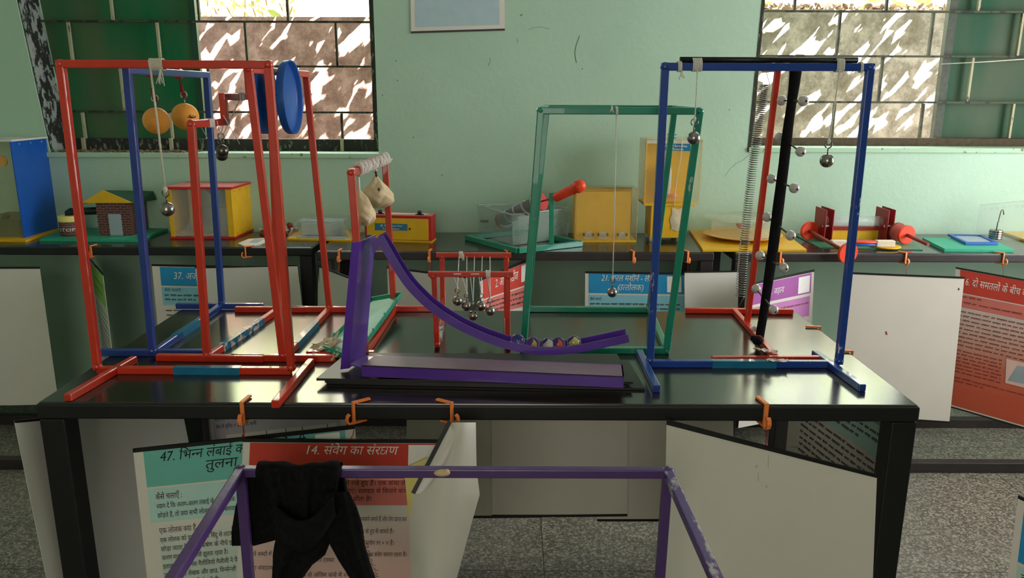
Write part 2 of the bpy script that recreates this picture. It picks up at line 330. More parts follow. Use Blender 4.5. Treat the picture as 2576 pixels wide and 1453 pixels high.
# ---------------------------------------------------------------- mesh helpers
WL = {}                       # world place of every parent, by object name
class MB:
    def __init__(s): s.v = []; s.f = []; s.s = []; s.m = []; s.cm = 0
    def add(s, vs, fs, smooth=False):
        o = len(s.v); s.v += [V(x) for x in vs]
        for f in fs: s.f.append([i + o for i in f]); s.s.append(smooth); s.m.append(s.cm)
        return s
    def hexa(s, b, t):                  # bottom quad, top quad (same order, counter clockwise from above)
        return s.add(list(b) + list(t), [(3, 2, 1, 0), (4, 5, 6, 7), (0, 1, 5, 4), (1, 2, 6, 5), (2, 3, 7, 6), (3, 0, 4, 7)])
    def box(s, x0, x1, y0, y1, z0, z1):
        return s.hexa([(x0, y0, z0), (x1, y0, z0), (x1, y1, z0), (x0, y1, z0)], [(x0, y0, z1), (x1, y0, z1), (x1, y1, z1), (x0, y1, z1)])
    def prismZ(s, pts, z0, z1):
        n = len(pts)
        return s.add([(p[0], p[1], z0) for p in pts] + [(p[0], p[1], z1) for p in pts],
                     [tuple(range(n - 1, -1, -1)), tuple(range(n, 2 * n))] + [(i, (i + 1) % n, (i + 1) % n + n, i + n) for i in range(n)])
    def extr(s, pts, d, smooth=False):
        n = len(pts); d = V(d); pts = [V(p) for p in pts]
        return s.add(pts + [p + d for p in pts],
                     [tuple(range(n - 1, -1, -1)), tuple(range(n, 2 * n))] + [(i, (i + 1) % n, (i + 1) % n + n, i + n) for i in range(n)], smooth)
    def bar(s, p, q, w, h=None, up=(0, 0, 1)):
        p = V(p); q = V(q); h = h or w; d = (q - p).normalized(); u = V(up)
        if abs(d.dot(u)) > 0.95: u = V((0, 1, 0))
        a = d.cross(u).normalized(); b = a.cross(d).normalized()
        a = a * (w / 2); b = b * (h / 2)
        return s.hexa([p - a - b, p + a - b, p + a + b, p - a + b], [q - a - b, q + a - b, q + a + b, q - a + b])
    def tube(s, pts, r, seg=8, caps=True, closed=False):
        pts = [V(p) for p in pts]; n = len(pts); vs = []; prev = None
        rr = r if isinstance(r, (list, tuple)) else [r] * n
        for i, p in enumerate(pts):
            if closed: d = (pts[(i + 1) % n] - pts[i - 1])
            else: d = (pts[min(i + 1, n - 1)] - pts[max(i - 1, 0)])
            d = d.normalized() if d.length > 1e-9 else V((0, 0, 1))
            if prev is None:
                u = V((0, 0, 1)) if abs(d.z) < 0.9 else V((1, 0, 0))
                a = d.cross(u).normalized()
            else:
                a = prev - d * prev.dot(d); a = a.normalized()
            prev = a; b = d.cross(a)
            for k in range(seg):
                t = 2 * math.pi * k / seg; vs.append(p + (a * math.cos(t) + b * math.sin(t)) * rr[i])
        fs = []
        for i in range(n if closed else n - 1):
            j = (i + 1) % n
            for k in range(seg):
                k2 = (k + 1) % seg; fs.append((i * seg + k, i * seg + k2, j * seg + k2, j * seg + k))
        s.add(vs, fs, True)
        if caps and not closed:
            o = len(s.v) - len(vs)
            s.f.append([o + k for k in range(seg - 1, -1, -1)]); s.s.append(False); s.m.append(s.cm)
            s.f.append([o + (n - 1) * seg + k for k in range(seg)]); s.s.append(False); s.m.append(s.cm)
        return s
    def lathe(s, prof, org, axis=(0, 0, 1), seg=28, smooth=True, cap=True):
        ax = V(axis).normalized(); u = V((0, 0, 1)) if abs(ax.z) < 0.9 else V((1, 0, 0))
        a = ax.cross(u).normalized(); b = ax.cross(a); org = V(org); vs = []; n = len(prof)
        for (r, h) in prof:
            for k in range(seg):
                t = 2 * math.pi * k / seg; vs.append(org + ax * h + (a * math.cos(t) + b * math.sin(t)) * max(r, 1e-5))
        fs = [(i * seg + k, i * seg + (k + 1) % seg, (i + 1) * seg + (k + 1) % seg, (i + 1) * seg + k) for i in range(n - 1) for k in range(seg)]
        s.add(vs, fs, smooth)
        if cap:
            o = len(s.v) - len(vs)
            s.f.append([o + k for k in range(seg - 1, -1, -1)]); s.s.append(False); s.m.append(s.cm)
            s.f.append([o + (n - 1) * seg + k for k in range(seg)]); s.s.append(False); s.m.append(s.cm)
        return s
    def cyl(s, p, q, r, seg=24):
        p = V(p); q = V(q); d = q - p
        return s.lathe([(r, 0), (r, d.length)], p, d, seg)
    def sphere(s, c, r, seg=20, rings=12, sc3=(1, 1, 1)):
        c = V(c); vs = [c + V((0, 0, r * sc3[2]))]
        for i in range(1, rings):
            t = math.pi * i / rings
            for k in range(seg):
                p = 2 * math.pi * k / seg
                vs.append(c + V((r * math.sin(t) * math.cos(p) * sc3[0], r * math.sin(t) * math.sin(p) * sc3[1], r * math.cos(t) * sc3[2])))
        vs.append(c - V((0, 0, r * sc3[2]))); fs = []
        for k in range(seg): fs.append((0, 1 + k, 1 + (k + 1) % seg))
        for i in range(rings - 2):
            for k in range(seg):
                a = 1 + i * seg + k; b2 = 1 + i * seg + (k + 1) % seg; fs.append((a, a + seg, b2 + seg, b2))
        e = len(vs) - 1; o = 1 + (rings - 2) * seg
        for k in range(seg): fs.append((e, o + (k + 1) % seg, o + k))
        return s.add(vs, fs, True)
    def grid(s, fn, nu, nv, smooth=True):
        vs = [fn(i / nu, j / nv) for j in range(nv + 1) for i in range(nu + 1)]
        fs = [(j * (nu + 1) + i, (j + 1) * (nu + 1) + i, (j + 1) * (nu + 1) + i + 1, j * (nu + 1) + i + 1) for j in range(nv) for i in range(nu)]
        return s.add(vs, fs, smooth)
    def build(s, name, m, parent=None, bevel=0.0, label=None, origin=None):
        if parent is not None: L = V(WL[parent.name])
        elif origin is not None: L = V(origin)
        else:
            xs = [p.x for p in s.v]; ys = [p.y for p in s.v]; zs = [p.z for p in s.v]
            L = V(((min(xs) + max(xs)) / 2, (min(ys) + max(ys)) / 2, min(zs)))
        me = bpy.data.meshes.new(name); me.from_pydata([tuple(p - L) for p in s.v], [], s.f)
        me.polygons.foreach_set('use_smooth', s.s)
        mats = m if isinstance(m, (list, tuple)) else [m]
        for k in mats: me.materials.append(MT[k] if isinstance(k, str) else k)
        if len(mats) > 1: me.polygons.foreach_set('material_index', s.m)
        bm = bmesh.new(); bm.from_mesh(me); bmesh.ops.recalc_face_normals(bm, faces=bm.faces); bm.to_mesh(me); bm.free()
        me.update()
        o = bpy.data.objects.new(name, me); col.objects.link(o)
        if parent is not None: o.parent = parent
        else: o.location = L
        WL[o.name] = tuple(L)
        if bevel:
            b = o.modifiers.new('bevel', 'BEVEL'); b.width = bevel; b.segments = 2; b.limit_method = 'ANGLE'; b.angle_limit = math.radians(40)
        if label: o['label'] = label
        return o

def thing(name, label, cat, loc, group=None):
    o = bpy.data.objects.new(name, None); col.objects.link(o)
    o.location = loc; o.empty_display_size = 0.05
    o['label'] = label; o['category'] = cat; WL[o.name] = tuple(loc)
    if group: o['group'] = group
    return o
def tag(o, label, cat, group=None):
    o['label'] = label; o['category'] = cat
    if group: o['group'] = group
    return o
def struct(o, label=None):
    o['kind'] = 'structure'
    if label: o['label'] = label
    return o
def stuff(o, label, cat):
    o['kind'] = 'stuff'; o['label'] = label; o['category'] = cat; return o

T = 0.82                      # height of every table top

# ================================================================ THE SETTING
WY = 3.62                     # inner face of the window wall
WT = 0.24                     # its thickness
RX0, RX1, RYB, RZ = -2.75, 2.90, -2.6, 3.05
struct(MB().box(RX0, RX1, RYB, WY + WT, -0.1, 0).build('floor', 'floor'), 'grey terrazzo floor')
struct(MB().box(RX0 - .2, RX1 + .2, RYB - .2, WY + WT, RZ, RZ + .12).build('ceiling', 'ceiling'))
struct(MB().box(RX0 - .2, RX0, RYB - .2, WY + WT, 0, RZ).build('wall_left', 'wall'))
struct(MB().box(RX0, RX1, RYB - .2, RYB, 0, RZ).build('wall_front', 'wall_plain'))
mb = MB()                     # right wall round its window opening
mb.box(RX1, RX1 + .2, RYB - .2, 1.5, 0, RZ).box(RX1, RX1 + .2, 3.2, WY + WT, 0, RZ).box(RX1, RX1 + .2, 1.5, 3.2, 0, .75).box(RX1, RX1 + .2, 1.5, 3.2, 2.15, RZ)
struct(mb.build('wall_right', 'wall'))
struct(MB().box(RX1 + .2, RX1 + 1.5, .3, 3.9, 2.25, 2.35).build('unseen_sun_block', 'ceiling'), 'unseen slab added to stop sun at the side window')  # added slab, never in view, keeps sun from entering the side window
# back wall: round two window openings, one mesh
LS = 1.172; RS = 1.205; WTOP = 2.45
lx0b, lx0t = -2.092, -2.205; lx1 = -0.605; rx0b, rx0t = 1.075, 1.10; rx1 = 2.72
mb = MB()
def wseg(p): mb.extr([(x, WY, z) for x, z in p], (0, WT, 0))
wseg([(RX0, 0), (lx1, 0), (lx1, LS), (lx0b, LS), (RX0, LS)])
wseg([(RX0, LS), (lx0b, LS), (lx0t, WTOP), (RX0, WTOP)])
wseg([(lx1, 0), (rx0b, 0), (rx0b, RS), (rx0t, WTOP), (lx1, WTOP)])
wseg([(rx0b, 0), (RX1, 0), (RX1, RS), (rx0b, RS)])
wseg([(rx1, RS), (RX1, RS), (RX1, WTOP), (rx1, WTOP)])
wseg([(RX0, WTOP), (RX1, WTOP), (RX1, RZ), (RX0, RZ)])
wall_back = struct(mb.build('wall_back', 'wall'), 'green painted wall with two windows')
# scuffs, nail holes and a hairline crack on the wall
mb = MB()
def ribbon(pts, wd, Y=WY - .0008):
    P = [onY(x, y, Y) for x, y in pts]
    for a, b in zip(P[:-1], P[1:]):
        d = (b - a).normalized(); n = V((-d.z, 0, d.x)) * wd
        mb.add([a - n, b - n, b + n, a + n], [(0, 1, 2, 3)])
ribbon([(1458, 90), (1449, 115), (1446, 135), (1450, 158)], .0016)
ribbon([(1330, 74), (1345, 69), (1362, 68), (1382, 73)], .0007)
ribbon([(1232, 145), (1233, 155), (1228, 166)], .0010)
ribbon([(1301, 95), (1302, 108)], .0009)
ribbon([(1308, 40), (1314, 36)], .0022)
ribbon([(1882, 372), (1884, 390), (1870, 402), (1850, 412), (1836, 425), (1824, 442)], .0006)
for x, y in ((996, 153), (962, 239), (1465, 173), (1000, 202), (1835, 276), (900, 474), (1040, 345), (1112, 440)):
    c = onY(x, y, WY - .0008); r_ = .003
    mb.add([c + V((r_ * math.cos(t), 0, r_ * math.sin(t))) for t in [k * math.pi / 3 for k in range(6)]], [range(6)])
mb.build('wall_scuffs', 'scuff', wall_back)
# plaster sills under the windows
struct(MB().box(lx0b - .02, lx1 + .01, WY - .012, WY + WT - .07, LS - .018, LS + .004).build('trim_1', 'sill', bevel=.003), 'pale plaster sill under the left window')
struct(MB().box(rx0b - .01, rx1, WY - .012, WY + WT - .07, RS - .018, RS + .004).build('trim_2', 'sill', bevel=.003), 'pale plaster sill under the right window')
# peeling plaster inside the left reveal
mb = MB(); e = .004
mb.extr([(lx0b + e, WY + .006, LS + .004), (lx0t + e, WY + .006, WTOP), (lx0t + e, WY + WT - .08, WTOP), (lx0b + e, WY + WT - .08, LS + .004)], (.003, 0, 0))
struct(mb.build('trim_3', 'peeling'), 'window reveal with black mould and peeling paint')

mb = MB(); mb.extr([(rx0b - .014, WY - .002, RS - .016), (rx0b + .002, WY - .002, RS - .016), (rx0t + .002, WY - .002, WTOP), (rx0t - .010, WY - .002, WTOP)], (0, .004, 0))
struct(mb.build('trim_4', 'mould'), 'dark mouldy edge of the right window opening')
GY = WY + .15                 # plane of the grilles
def grille(root, rows, x_of, x0, x1, z0, matrow, stub):
    """flat steel bars: long horizontals with staggered uprights between them"""
    for k, row in enumerate(rows):
        ztop, zbot, uprights, mk = row
        h = MB().box(x0, x1, GY - .009, GY + .009, ztop - .0045, ztop + .0045)
        h.build('grille_bar', matrow, root)
        for px, py in uprights:
            c = onY(px, py, GY)
            MB().box(c.x - .005, c.x + .005, GY - .008, GY + .008, zbot + .005, ztop - .005).build('grille_upright', mk(c.x), root)
w1 = struct(MB().box(lx0b - .03, lx1, GY - .02, GY + .03, LS + .004, LS + .058).box(lx1 - .042, lx1, GY - .02, GY + .03, LS + .058, WTOP)
            .box(lx0b - .12, lx1, GY - .02, GY + .03, WTOP - .04, WTOP).build('window_1', 'mould', bevel=.002), 'left window with a steel grille, half shut by green sheets')
def zrow(py, px=700): return onY(px, py, GY).z
zr = [zrow(55), zrow(167), zrow(282)]; dz = zr[0] - zr[1]
pale = lambda x: 'pale_bar' if x < -1.52 else 'green_bar'  # lit uprights pale, backlit ones dark green: light painted into the colour
rows = [(zr[0] + 3 * dz, zr[0] + 2 * dz, [], pale),
        (zr[0] + 2 * dz, zr[0] + dz, [(165, 20), (395, 20), (610, 20), (835, 20)], pale),
        (zr[0] + dz, zr[0], [(282, 25), (500, 25), (724, 25)], pale),
        (zr[0], zr[1], [(178, 110), (400, 110), (620, 110), (847, 110)], pale),
        (zr[1], zr[2], [(308, 220), (528, 220), (748, 220)], pale),
        (zr[2], LS + .05, [(212, 320), (432, 320), (640, 320), (861, 320)], pale)]
grille(w1, rows, None, lx0b - .12, lx1, LS, 'green_bar', True)
mb = MB(); mb.box(-2.33, onY(505, 180, GY + .05).x, GY + .035, GY + .05, LS + .045, WTOP - .03)
sh = mb.build('shutter', 'shutter', w1)
xe = onY(508, 180, GY + .05).x
MB().box(xe - .028, xe, GY + .028, GY + .055, LS + .045, WTOP - .03).build('shutter_stile', 'dark_green_board', w1)
for px in (212, 432, 861):       # stubs where uprights are cast into the sill
    c = onY(px, 378, GY - .03)
    MB().box(c.x - .007, c.x + .007, GY - .035, GY - .021, LS + .002, LS + .062).build('grille_stub', 'pale_bar', w1)

w2 = struct(MB().box(rx0b, rx1, GY - .02, GY + .03, RS + .004, RS + .040).box(rx0b - .012, rx0b + .05, GY - .02, GY + .03, RS + .04, WTOP)
            .box(rx0b, rx1, GY - .02, GY + .03, WTOP - .04, WTOP).build('window_2', 'rust', bevel=.002), 'right window with a steel grille, its right end shut by a green sheet')
zr = [zrow(29, 2100), zrow(142, 2300), zrow(257, 2200)]
gb = lambda x: 'pale_bar' if x > 2.02 else 'green_bar'  # again pale where lit and dark where backlit, painted as two colours
rows = [(zr[0] + 2 * dz, zr[0] + dz, [(2110, -10), (2340, -10), (2560, -10)], gb),
        (zr[0] + dz, zr[0], [(1999, 12), (2230, 12), (2462, 12)], gb),
        (zr[0], zr[1], [(2109, 85), (2342, 85), (2566, 85)], gb),
        (zr[1], zr[2], [(1986, 200), (2215, 200), (2440, 200)], gb),
        (zr[2], RS + .036, [(2096, 300), (2318, 300), (2544, 300)], gb)]
grille(w2, rows, None, rx0b, rx1, RS, 'green_bar', False)
xs = onY(2376, 180, GY + .05).x
MB().box(xs, rx1, GY + .035, GY + .05, RS + .034, WTOP - .03).build('shutter', 'shutter_darkened', w2)
MB().box(xs - .026, xs + .012, GY + .026, GY + .058, RS + .034, WTOP - .03).build('shutter_stile', 'stile', w2)
a = onY(2369, 161, GY - .03); b = onY(2600, 147, GY - .03)
tag(MB().tube([a, (a + b) / 2 + V((0, 0, -.002)), b], .0022).build('tied_string', 'cream_string'), 'pale string tied across the grille in front of the right green sheet', 'string')
c = onY(2330, 363, WY - .006)
mb = MB(); mb.tube([c + V((.013 * math.cos(t), -.008 + .008 * math.sin(t), .004 * math.sin(t))) for t in [k * math.pi / 8 for k in range(16)]], .0022, closed=True)
tag(mb.build('rusty_ring', 'rust'), 'small rusty ring on the sill of the right window', 'ring')
mb = MB()
for k in range(240):
    u = random.random(); c = V((lx0b + .03 + u * 0.62, WY + .005 + random.random() ** 2 * .09, LS + .004))
    mb.sphere(c + V((0, 0, .002)), random.uniform(.003, .009), 6, 4, (1.3, 1, random.uniform(.6, 1.3)))
stuff(mb.build('mud_crumbs', 'soil'), 'brown dried mud crumbs along the sill of the left window', 'mud')

# ---------------------------------------------------------------- outdoors
OY = 5.0
struct(MB().box(-4.5, 5.0, WY + WT, 9.0, -.1, 0.02).build('outside_ground', 'soil'))
ot = onY(700, 42, OY).z
struct(MB().box(-4.5, .35, OY, OY + .16, 0, ot).build('outside_wall_left', 'concrete_pink'), 'weathered brown boundary wall outside the left window')
struct(MB().box(.35, 5.0, OY, OY + .16, 0, onY(2150, 24, OY).z).build('outside_wall_right', 'concrete_grey'), 'weathered grey boundary wall outside the right window')
xa = onY(748, 20, OY + .3).x
struct(MB().box(xa, .3, OY + .25, OY + .36, 0, 2.3).build('outside_wall_high', 'concrete_grey'), 'higher stretch of boundary wall')
def leaves(n, pos, size, name, mk, label, cat):
    mb = MB()
    for k in range(n):
        c = pos(); r_ = random.uniform(*size)
        a = V((random.gauss(0, 1), random.gauss(0, 1), random.gauss(0, 1))).normalized(); b = a.orthogonal().normalized()
        b = (b * math.cos(k) + a.cross(b) * math.sin(k))
        mb.add([c - a * r_, c - a * r_ * .3 + b * r_ * .42, c + a * r_ * .5 + b * r_ * .32, c + a * r_ * 1.1, c + a * r_ * .5 - b * r_ * .32, c - a * r_ * .3 - b * r_ * .42], [(0, 1, 2, 3, 4, 5)])
    return stuff(mb.build(name, mk), label, cat)
leaves(1700, lambda: V((random.uniform(-2.9, -.75), random.uniform(OY + .5, OY + 1.6), random.uniform(1.75, 2.7))), (.02, .06), 'hedge_foliage', 'leaf', 'bright green leaves of the hedge beyond the left boundary wall', 'foliage')
leaves(1300, lambda: V((random.uniform(1.2, 3.6), random.uniform(OY + .5, OY + 1.5), random.uniform(1.75, 2.7))), (.02, .06), 'shrub_foliage', 'leaf', 'pale green leaves of the shrub beyond the right boundary wall', 'foliage')
mb = MB()
for k in range(46):
    p = V((random.uniform(-2.8, -.9), random.uniform(OY + .5, OY + .9), 1.6)); q = p + V((random.uniform(-.3, .3), random.uniform(-.1, .1), random.uniform(.4, 1.0)))
    mb.tube([p, (p + q) / 2 + V((random.uniform(-.05, .05), 0, 0)), q], .006, 5)
stuff(mb.build('hedge_twigs', 'twig'), 'thin bare twigs among the hedge leaves', 'twigs')
zt = onY(2150, 24, OY).z
leaves(420, lambda: V((random.uniform(1.2, 2.7), random.uniform(OY + .01, OY + .15), zt + random.uniform(.0, .03))), (.012, .03), 'dry_leaf_litter', 'dry_leaf', 'brown dry leaves lying along the top of the grey outside wall', 'leaf litter')
# the tree over the yard, whose leaves break the sun into patches on the wall
e1 = SUN_DIR.cross(V((0, 0, 1))).normalized(); e2 = SUN_DIR.cross(e1).normalized()
mb = MB()
def canopy(x0, x1, n, cov):
    for k in range(n):
        wp = V((random.uniform(x0, x1), OY, random.uniform(.9, 2.45)))
        c = wp - SUN_DIR * ((max(wp.z + .12, random.uniform(2.12, 2.6)) - wp.z) / -SUN_DIR.z)
        t = random.uniform(0, math.pi); r_ = random.uniform(.030, .062)
        a = e1 * math.cos(t) + e2 * math.sin(t); b = e2 * math.cos(t) - e1 * math.sin(t)
        tl = SUN_DIR * random.uniform(-.4, .4)
        a = (a + tl).normalized()
        mb.add([c - a * r_, c - a * r_ * .3 + b * r_ * .5, c + a * r_ * .5 + b * r_ * .4, c + a * r_ * 1.1, c + a * r_ * .5 - b * r_ * .4, c - a * r_ * .3 - b * r_ * .5], [(0, 1, 2, 3, 4, 5)])
canopy(-2.6, .4, 860, 0); canopy(.4, 3.6, 1050, 0)
stuff(mb.build('tree_canopy', 'leaf_dark'), 'leaves of the tree that shades the yard', 'tree leaves')

# ================================================================ TABLES
def table(x0, x1, y0, y1, label, rim='black_metal', leg=.052, group='black laminate display tables'):
    t = thing('display_table', label, 'table', ((x0 + x1) / 2, (y0 + y1) / 2, 0), group)
    MB().box(x0 + .004, x1 - .004, y0 + .004, y1 - .004, T - .012, T).build('table_top', 'table_top', t, bevel=.003)
    mb = MB(); h0, h1 = T - .036, T - .003
    mb.box(x0, x1, y0, y0 + .03, h0, h1).box(x0, x1, y1 - .03, y1, h0, h1).box(x0, x0 + .03, y0 + .03, y1 - .03, h0, h1).box(x1 - .03, x1, y0 + .03, y1 - .03, h0, h1)
    mb.build('apron_frame', rim, t, bevel=.004)
    for xx in (x0 + .002, x1 - leg - .002):
        for yy in (y0 + .002, y1 - leg - .002):
            MB().box(xx, xx + leg, yy, yy + leg, 0.0, T - .037).build('leg', rim, t, bevel=.003)
    return t
FT = table(-.980, .842, 1.522, 2.252, 'black table in the foreground carrying the coloured pendulum frames')
table(-2.72, -.828, 3.215, 3.60, 'black table against the wall at left under the blue panel and toy house')
table(-.792, .818, 3.14, 3.60, 'black table against the wall behind the green pendulum frame', 'brown_metal')  # black rim turned brown: the light on it is put into its colour
table(.900, 2.84, 3.13, 3.60, 'black table against the wall at right under the red wheels', 'brown_metal')  # rim browned likewise, light painted into the metal colour
bf = thing('base_frame', 'low dark steel frame on the floor below the wall tables', 'frame', (0, 3.0, 0))
MB().box(-2.7, 2.85, 2.845, 2.885, 0, .042).build('front_rail', 'brown_metal', bf, bevel=.003)
MB().box(-2.7, 2.85, 3.276, 3.314, 0, .042).build('rear_rail', 'brown_metal', bf, bevel=.003)
for x in (-2.69, 2.81): MB().box(x, x + .04, 2.886, 3.275, 0, .042).build('end_rail', 'brown_metal', bf, bevel=.003)

# ================================================================ FRAMES ON THE FRONT TABLE
TW = .0165
HW = TW / 2
def bars(root, specs, m, w=TW):
    for name, p, q in specs:
        MB().bar(p, q, w, up=(0, 1, 0) if abs((V(q) - V(p)).normalized().z) > .8 else (0, 0, 1)).build(name, m, root, bevel=.0022)
def weld(root, pts, m, r=.0108):
    for p in pts: MB().sphere(p, r, 12, 8, (1, 1, .92)).build('weld', m, root)
def up_to(px, py, Y): return onY(px, py, Y)
def wrap(c, axis, r, n, pitch, sr, m, parent, name='string_wrap', sq=True):
    ax = V(axis).normalized(); a = ax.orthogonal().normalized(); b = ax.cross(a); pts = []
    if abs(ax.x) > .5: a, b = V((0, 1, 0)), V((0, 0, 1))
    elif abs(ax.y) > .5: a, b = V((1, 0, 0)), V((0, 0, 1))
    for k in range(n * 12 + 1):
        t = 2 * math.pi * k / 12
        f = 1 / max(abs(math.cos(t)), abs(math.sin(t))) if sq else 1
        f = min(f, 1.28)
        pts.append(V(c) + ax * (pitch * (k / 12 - n / 2)) + (a * math.cos(t) + b * math.sin(t)) * r * f)
    return MB().tube(pts, sr, 6).build(name, m, parent)
def frayed(c, m, parent, n=6, L=.028, name='string_end', r=.0011):
    mb = MB()
    for k in range(n):
        d = V((random.uniform(-.26, .26), random.uniform(-.2, .2), -1)).normalized()
        mb.tube([c, V(c) + d * L * .5 + V((0, 0, .0)), V(c) + d * L + V((random.uniform(-.004, .004), 0, random.uniform(-.004, .004)))], r, 5)
    return mb.build(name, m, parent)
def eyehook(top, bot, m, parent, ring=.0075, wr=.0014):
    """open screw hook: a ring above a short shank"""
    mb = MB(); c = V(top) - V((0, 0, ring))
    pts = [c + V((ring * math.sin(t), 0, ring * math.cos(t))) for t in [math.radians(-150 + 300 * k / 14) for k in range(15)]]
    pts.append(c + V((0, 0, -ring * 1.1))); mb.tube(pts[::1], wr, 6)
    mb.tube([c + V((0, 0, -ring)), V(bot)], wr, 6)
    return mb.build('hook', m, parent)
def pendulum(label, top, ball, r, string_m, ball_m='steel', ring=.0075, group=None, wrapspec=None, knot=True, sr=.0018, name='pendulum', bob='bob', shank=.012, cat='pendulum'):
    top = V(top); ball = V(ball)
    t = thing(name, label, cat, ball, group)
    hb = ball + V((0, 0, r)); ht = hb + V((0, 0, shank + 2 * ring))
    st_ = MB().tube([top, top * .5 + ht * .5 + V((.0008, 0, 0)), ht - V((0, 0, .004))], sr, 7).build('string', string_m, t)
    if knot: MB().sphere(ht - V((0, 0, .001)), sr * 2.4, 10, 7, (1, 1, 1.6)).build('knot', string_m, st_)
    eyehook(ht, hb - V((0, 0, .002)), 'dark_steel', t, ring)
    MB().sphere(ball, r, 28, 18).build(bob, ball_m, t)
    if wrapspec: wrap(*wrapspec, string_m, t)
    return t
def decal(root, p, q, w, name='label_sticker', m='sticker_blue', up=(0, 0, 1), t=.0006):
    return MB().bar(p, q, w + 2 * t, up=up).build(name, m, root)

zf = T + HW                     # tube resting on the table top
# ---- red frame at the front left, one pendulum
Y = 1.70
bl = V((-.940, Y, zf)); br = V((-.500, Y, zf)); tl = up_to(153, 161, Y); tr = up_to(675, 163, Y)
ra = thing('pendulum_stand', 'red steel frame nearest the front left corner, a cream string wound on top', 'frame', (-.72, Y, T), 'red steel frames')
bars(ra, [('post', bl, tl), ('post', br, tr), ('top_bar', tl + V((-HW, 0, 0)), tr + V((HW, 0, 0))), ('base_bar', bl, br),
          ('foot', onZ(170, 1000, zf), onZ(338, 903, zf)), ('foot', onZ(692, 1017, zf), onZ(783, 909, zf))], 'red_paint')
weld(ra, [bl + V((0, 0, .008)), br + V((0, 0, .008)), tl, tr], 'red_paint')
s0, s1 = onY(440, 940, Y), onY(606, 942, Y)
decal(ra, (s0.x, Y, zf), (s1.x, Y, zf), TW).__setitem__('label', 'blue printed sticker')
wc = V((onY(396, 160, Y).x, Y, (tl.z + tr.z) / 2))
pendulum('steel ball on the long cream string of the front left red frame', V((onY(383, 165, Y).x, Y - HW - .002, wc.z)), onY(421, 526, Y - .004), .0155, 'cream_string',
         wrapspec=(wc, (1, 0, 0), .0108, 9, .0031, .0017), group='steel pendulum balls', sr=.0022)
frayed(wc + V((.010, -.011, -.006)), 'cream_string', ra, 7, .034)

# ---- blue frame behind it, two orange balls
x0, x1b = -.866, -.861; ya, yb = 1.815, 2.268
ta = up_to(320, 180, ya); tb = up_to(519, 186, yb); ta.z = tb.z = (ta.z + tb.z) / 2
fb = thing('ball_stand', 'blue steel frame at the left holding two orange balls', 'frame', (-.863, 2.04, T))
bars(fb, [('post', (x0, ya, zf), ta), ('post', (x1b, yb, zf), tb), ('top_bar', ta + V((0, -HW, 0)), tb + V((0, HW, 0))), ('base_bar', (x0, ya, zf), (x1b, yb, zf)),
          ('foot', (-.998, ya + .01, zf), (-.735, ya + .01, zf)), ('foot', (-.992, yb - .01, zf), (-.735, yb - .01, zf))], 'blue_paint')
weld(fb, [(x0, ya, zf + .008), (x1b, yb, zf + .008)], 'blue_paint')
decal(fb, (x0, 1.94, zf), (x1b, 2.08, zf), TW).__setitem__('label', 'glossy blue printed sticker')
for px, pyb, Yb, lb, dx in ((394, 304, 1.955, 'left one of two orange balls, hung in front from the blue frame', 0), (466, 293, 2.115, 'right one of two orange balls, partly behind the red step bar', 0)):
    c = onY(px, pyb, Yb); r = 32.5 / FOC * (Yb * .971 + .05)
    topx = x0 + (x1b - x0) * (Yb - ya) / (yb - ya)
    t = thing('orange_ball', lb, 'ball', c, 'orange balls on the blue frame')
    MB().sphere(c, r, 30, 20).build('ball', 'orange_ball', t)
    pz = ta.z - .012
    cd_ = MB().tube([(topx + (.002), Yb - .002, pz), c * .3 + V((topx, Yb, pz)) * .7 + V((0, 0, -.01)), c + V((-.002, 0, r + .034))], .0022, 7).build('cord', 'red_string', t)
    MB().tube([c + V((-.003, -.002, r + .045)), c + V((.001, -.002, r + .026)), c + V((.006, -.004, r + .012))], .004, 7).build('cord_knot', 'red_string', cd_)
    eyehook(c + V((.003, -.004, r + .028)), c + V((.003, -.002, r - .004)), 'steel', t, .008, .0016)
    MB().lathe([(.0095, -.012), (.0128, -.009), (.0128, .009), (.0095, .012)], (topx, Yb, ta.z), (0, 1, 0), 16).build('bracket_knob', 'red_board', t)

# ---- red frame with the stepped top
za = .0; Yf, Yr = 1.79, 2.222
b1 = V((onZ(516, 903, zf).x, Yf, zf)); b2 = V((onZ(690, 788, zf).x, Yr, zf))
l1 = up_to(481, 312, Yf); XF = lambda y: l1.x + (b2.x + .02 - l1.x) * (y - Yf) / (Yr - Yf)
z1, z2, z3 = l1.z, onY(576, 243, 2.0).z, onY(628, 178, 2.15).z
y12, y23 = 1.948, 2.09
P = lambda y, z: V((XF(y), y, z))
fc = thing('stepped_stand', 'red steel frame whose top bar climbs in three steps', 'frame', (b1.x, 2.0, T), 'red steel frames')
bars(fc, [('post', b1, P(Yf, z1)), ('post', b2, P(Yr, z3)), ('step_bar', P(Yf, z1), P(y12 + HW, z1)), ('riser', P(y12, z1), P(y12, z2)), ('step_bar', P(y12 - HW, z2), P(y23 + HW, z2)),
          ('riser', P(y23, z2), P(y23, z3)), ('step_bar', P(y23 - HW, z3), P(Yr, z3)), ('base_bar', b1, b2),
          ('foot', (onZ(380, 909, zf).x, Yf, zf), (onZ(652, 915, zf).x, Yf - .008, zf)), ('foot', (onZ(578, 788, zf).x, Yr, zf), (-.60, Yr, zf))], 'red_paint')
weld(fc, [b1 + V((0, 0, .008)), b2 + V((0, 0, .008)), P(Yf, z1)], 'red_paint')
decal(fc, b1.lerp(b2, .16), b1.lerp(b2, .72), TW, m='sticker_torn_glare').__setitem__('label', 'peeling sticker with painted glare')
for yy, zz in ((1.868, z1), (2.03, z2)):
    MB().bar(P(yy - .011, zz), P(yy + .011, zz), TW + .003).build('tape', 'tape_white', fc)
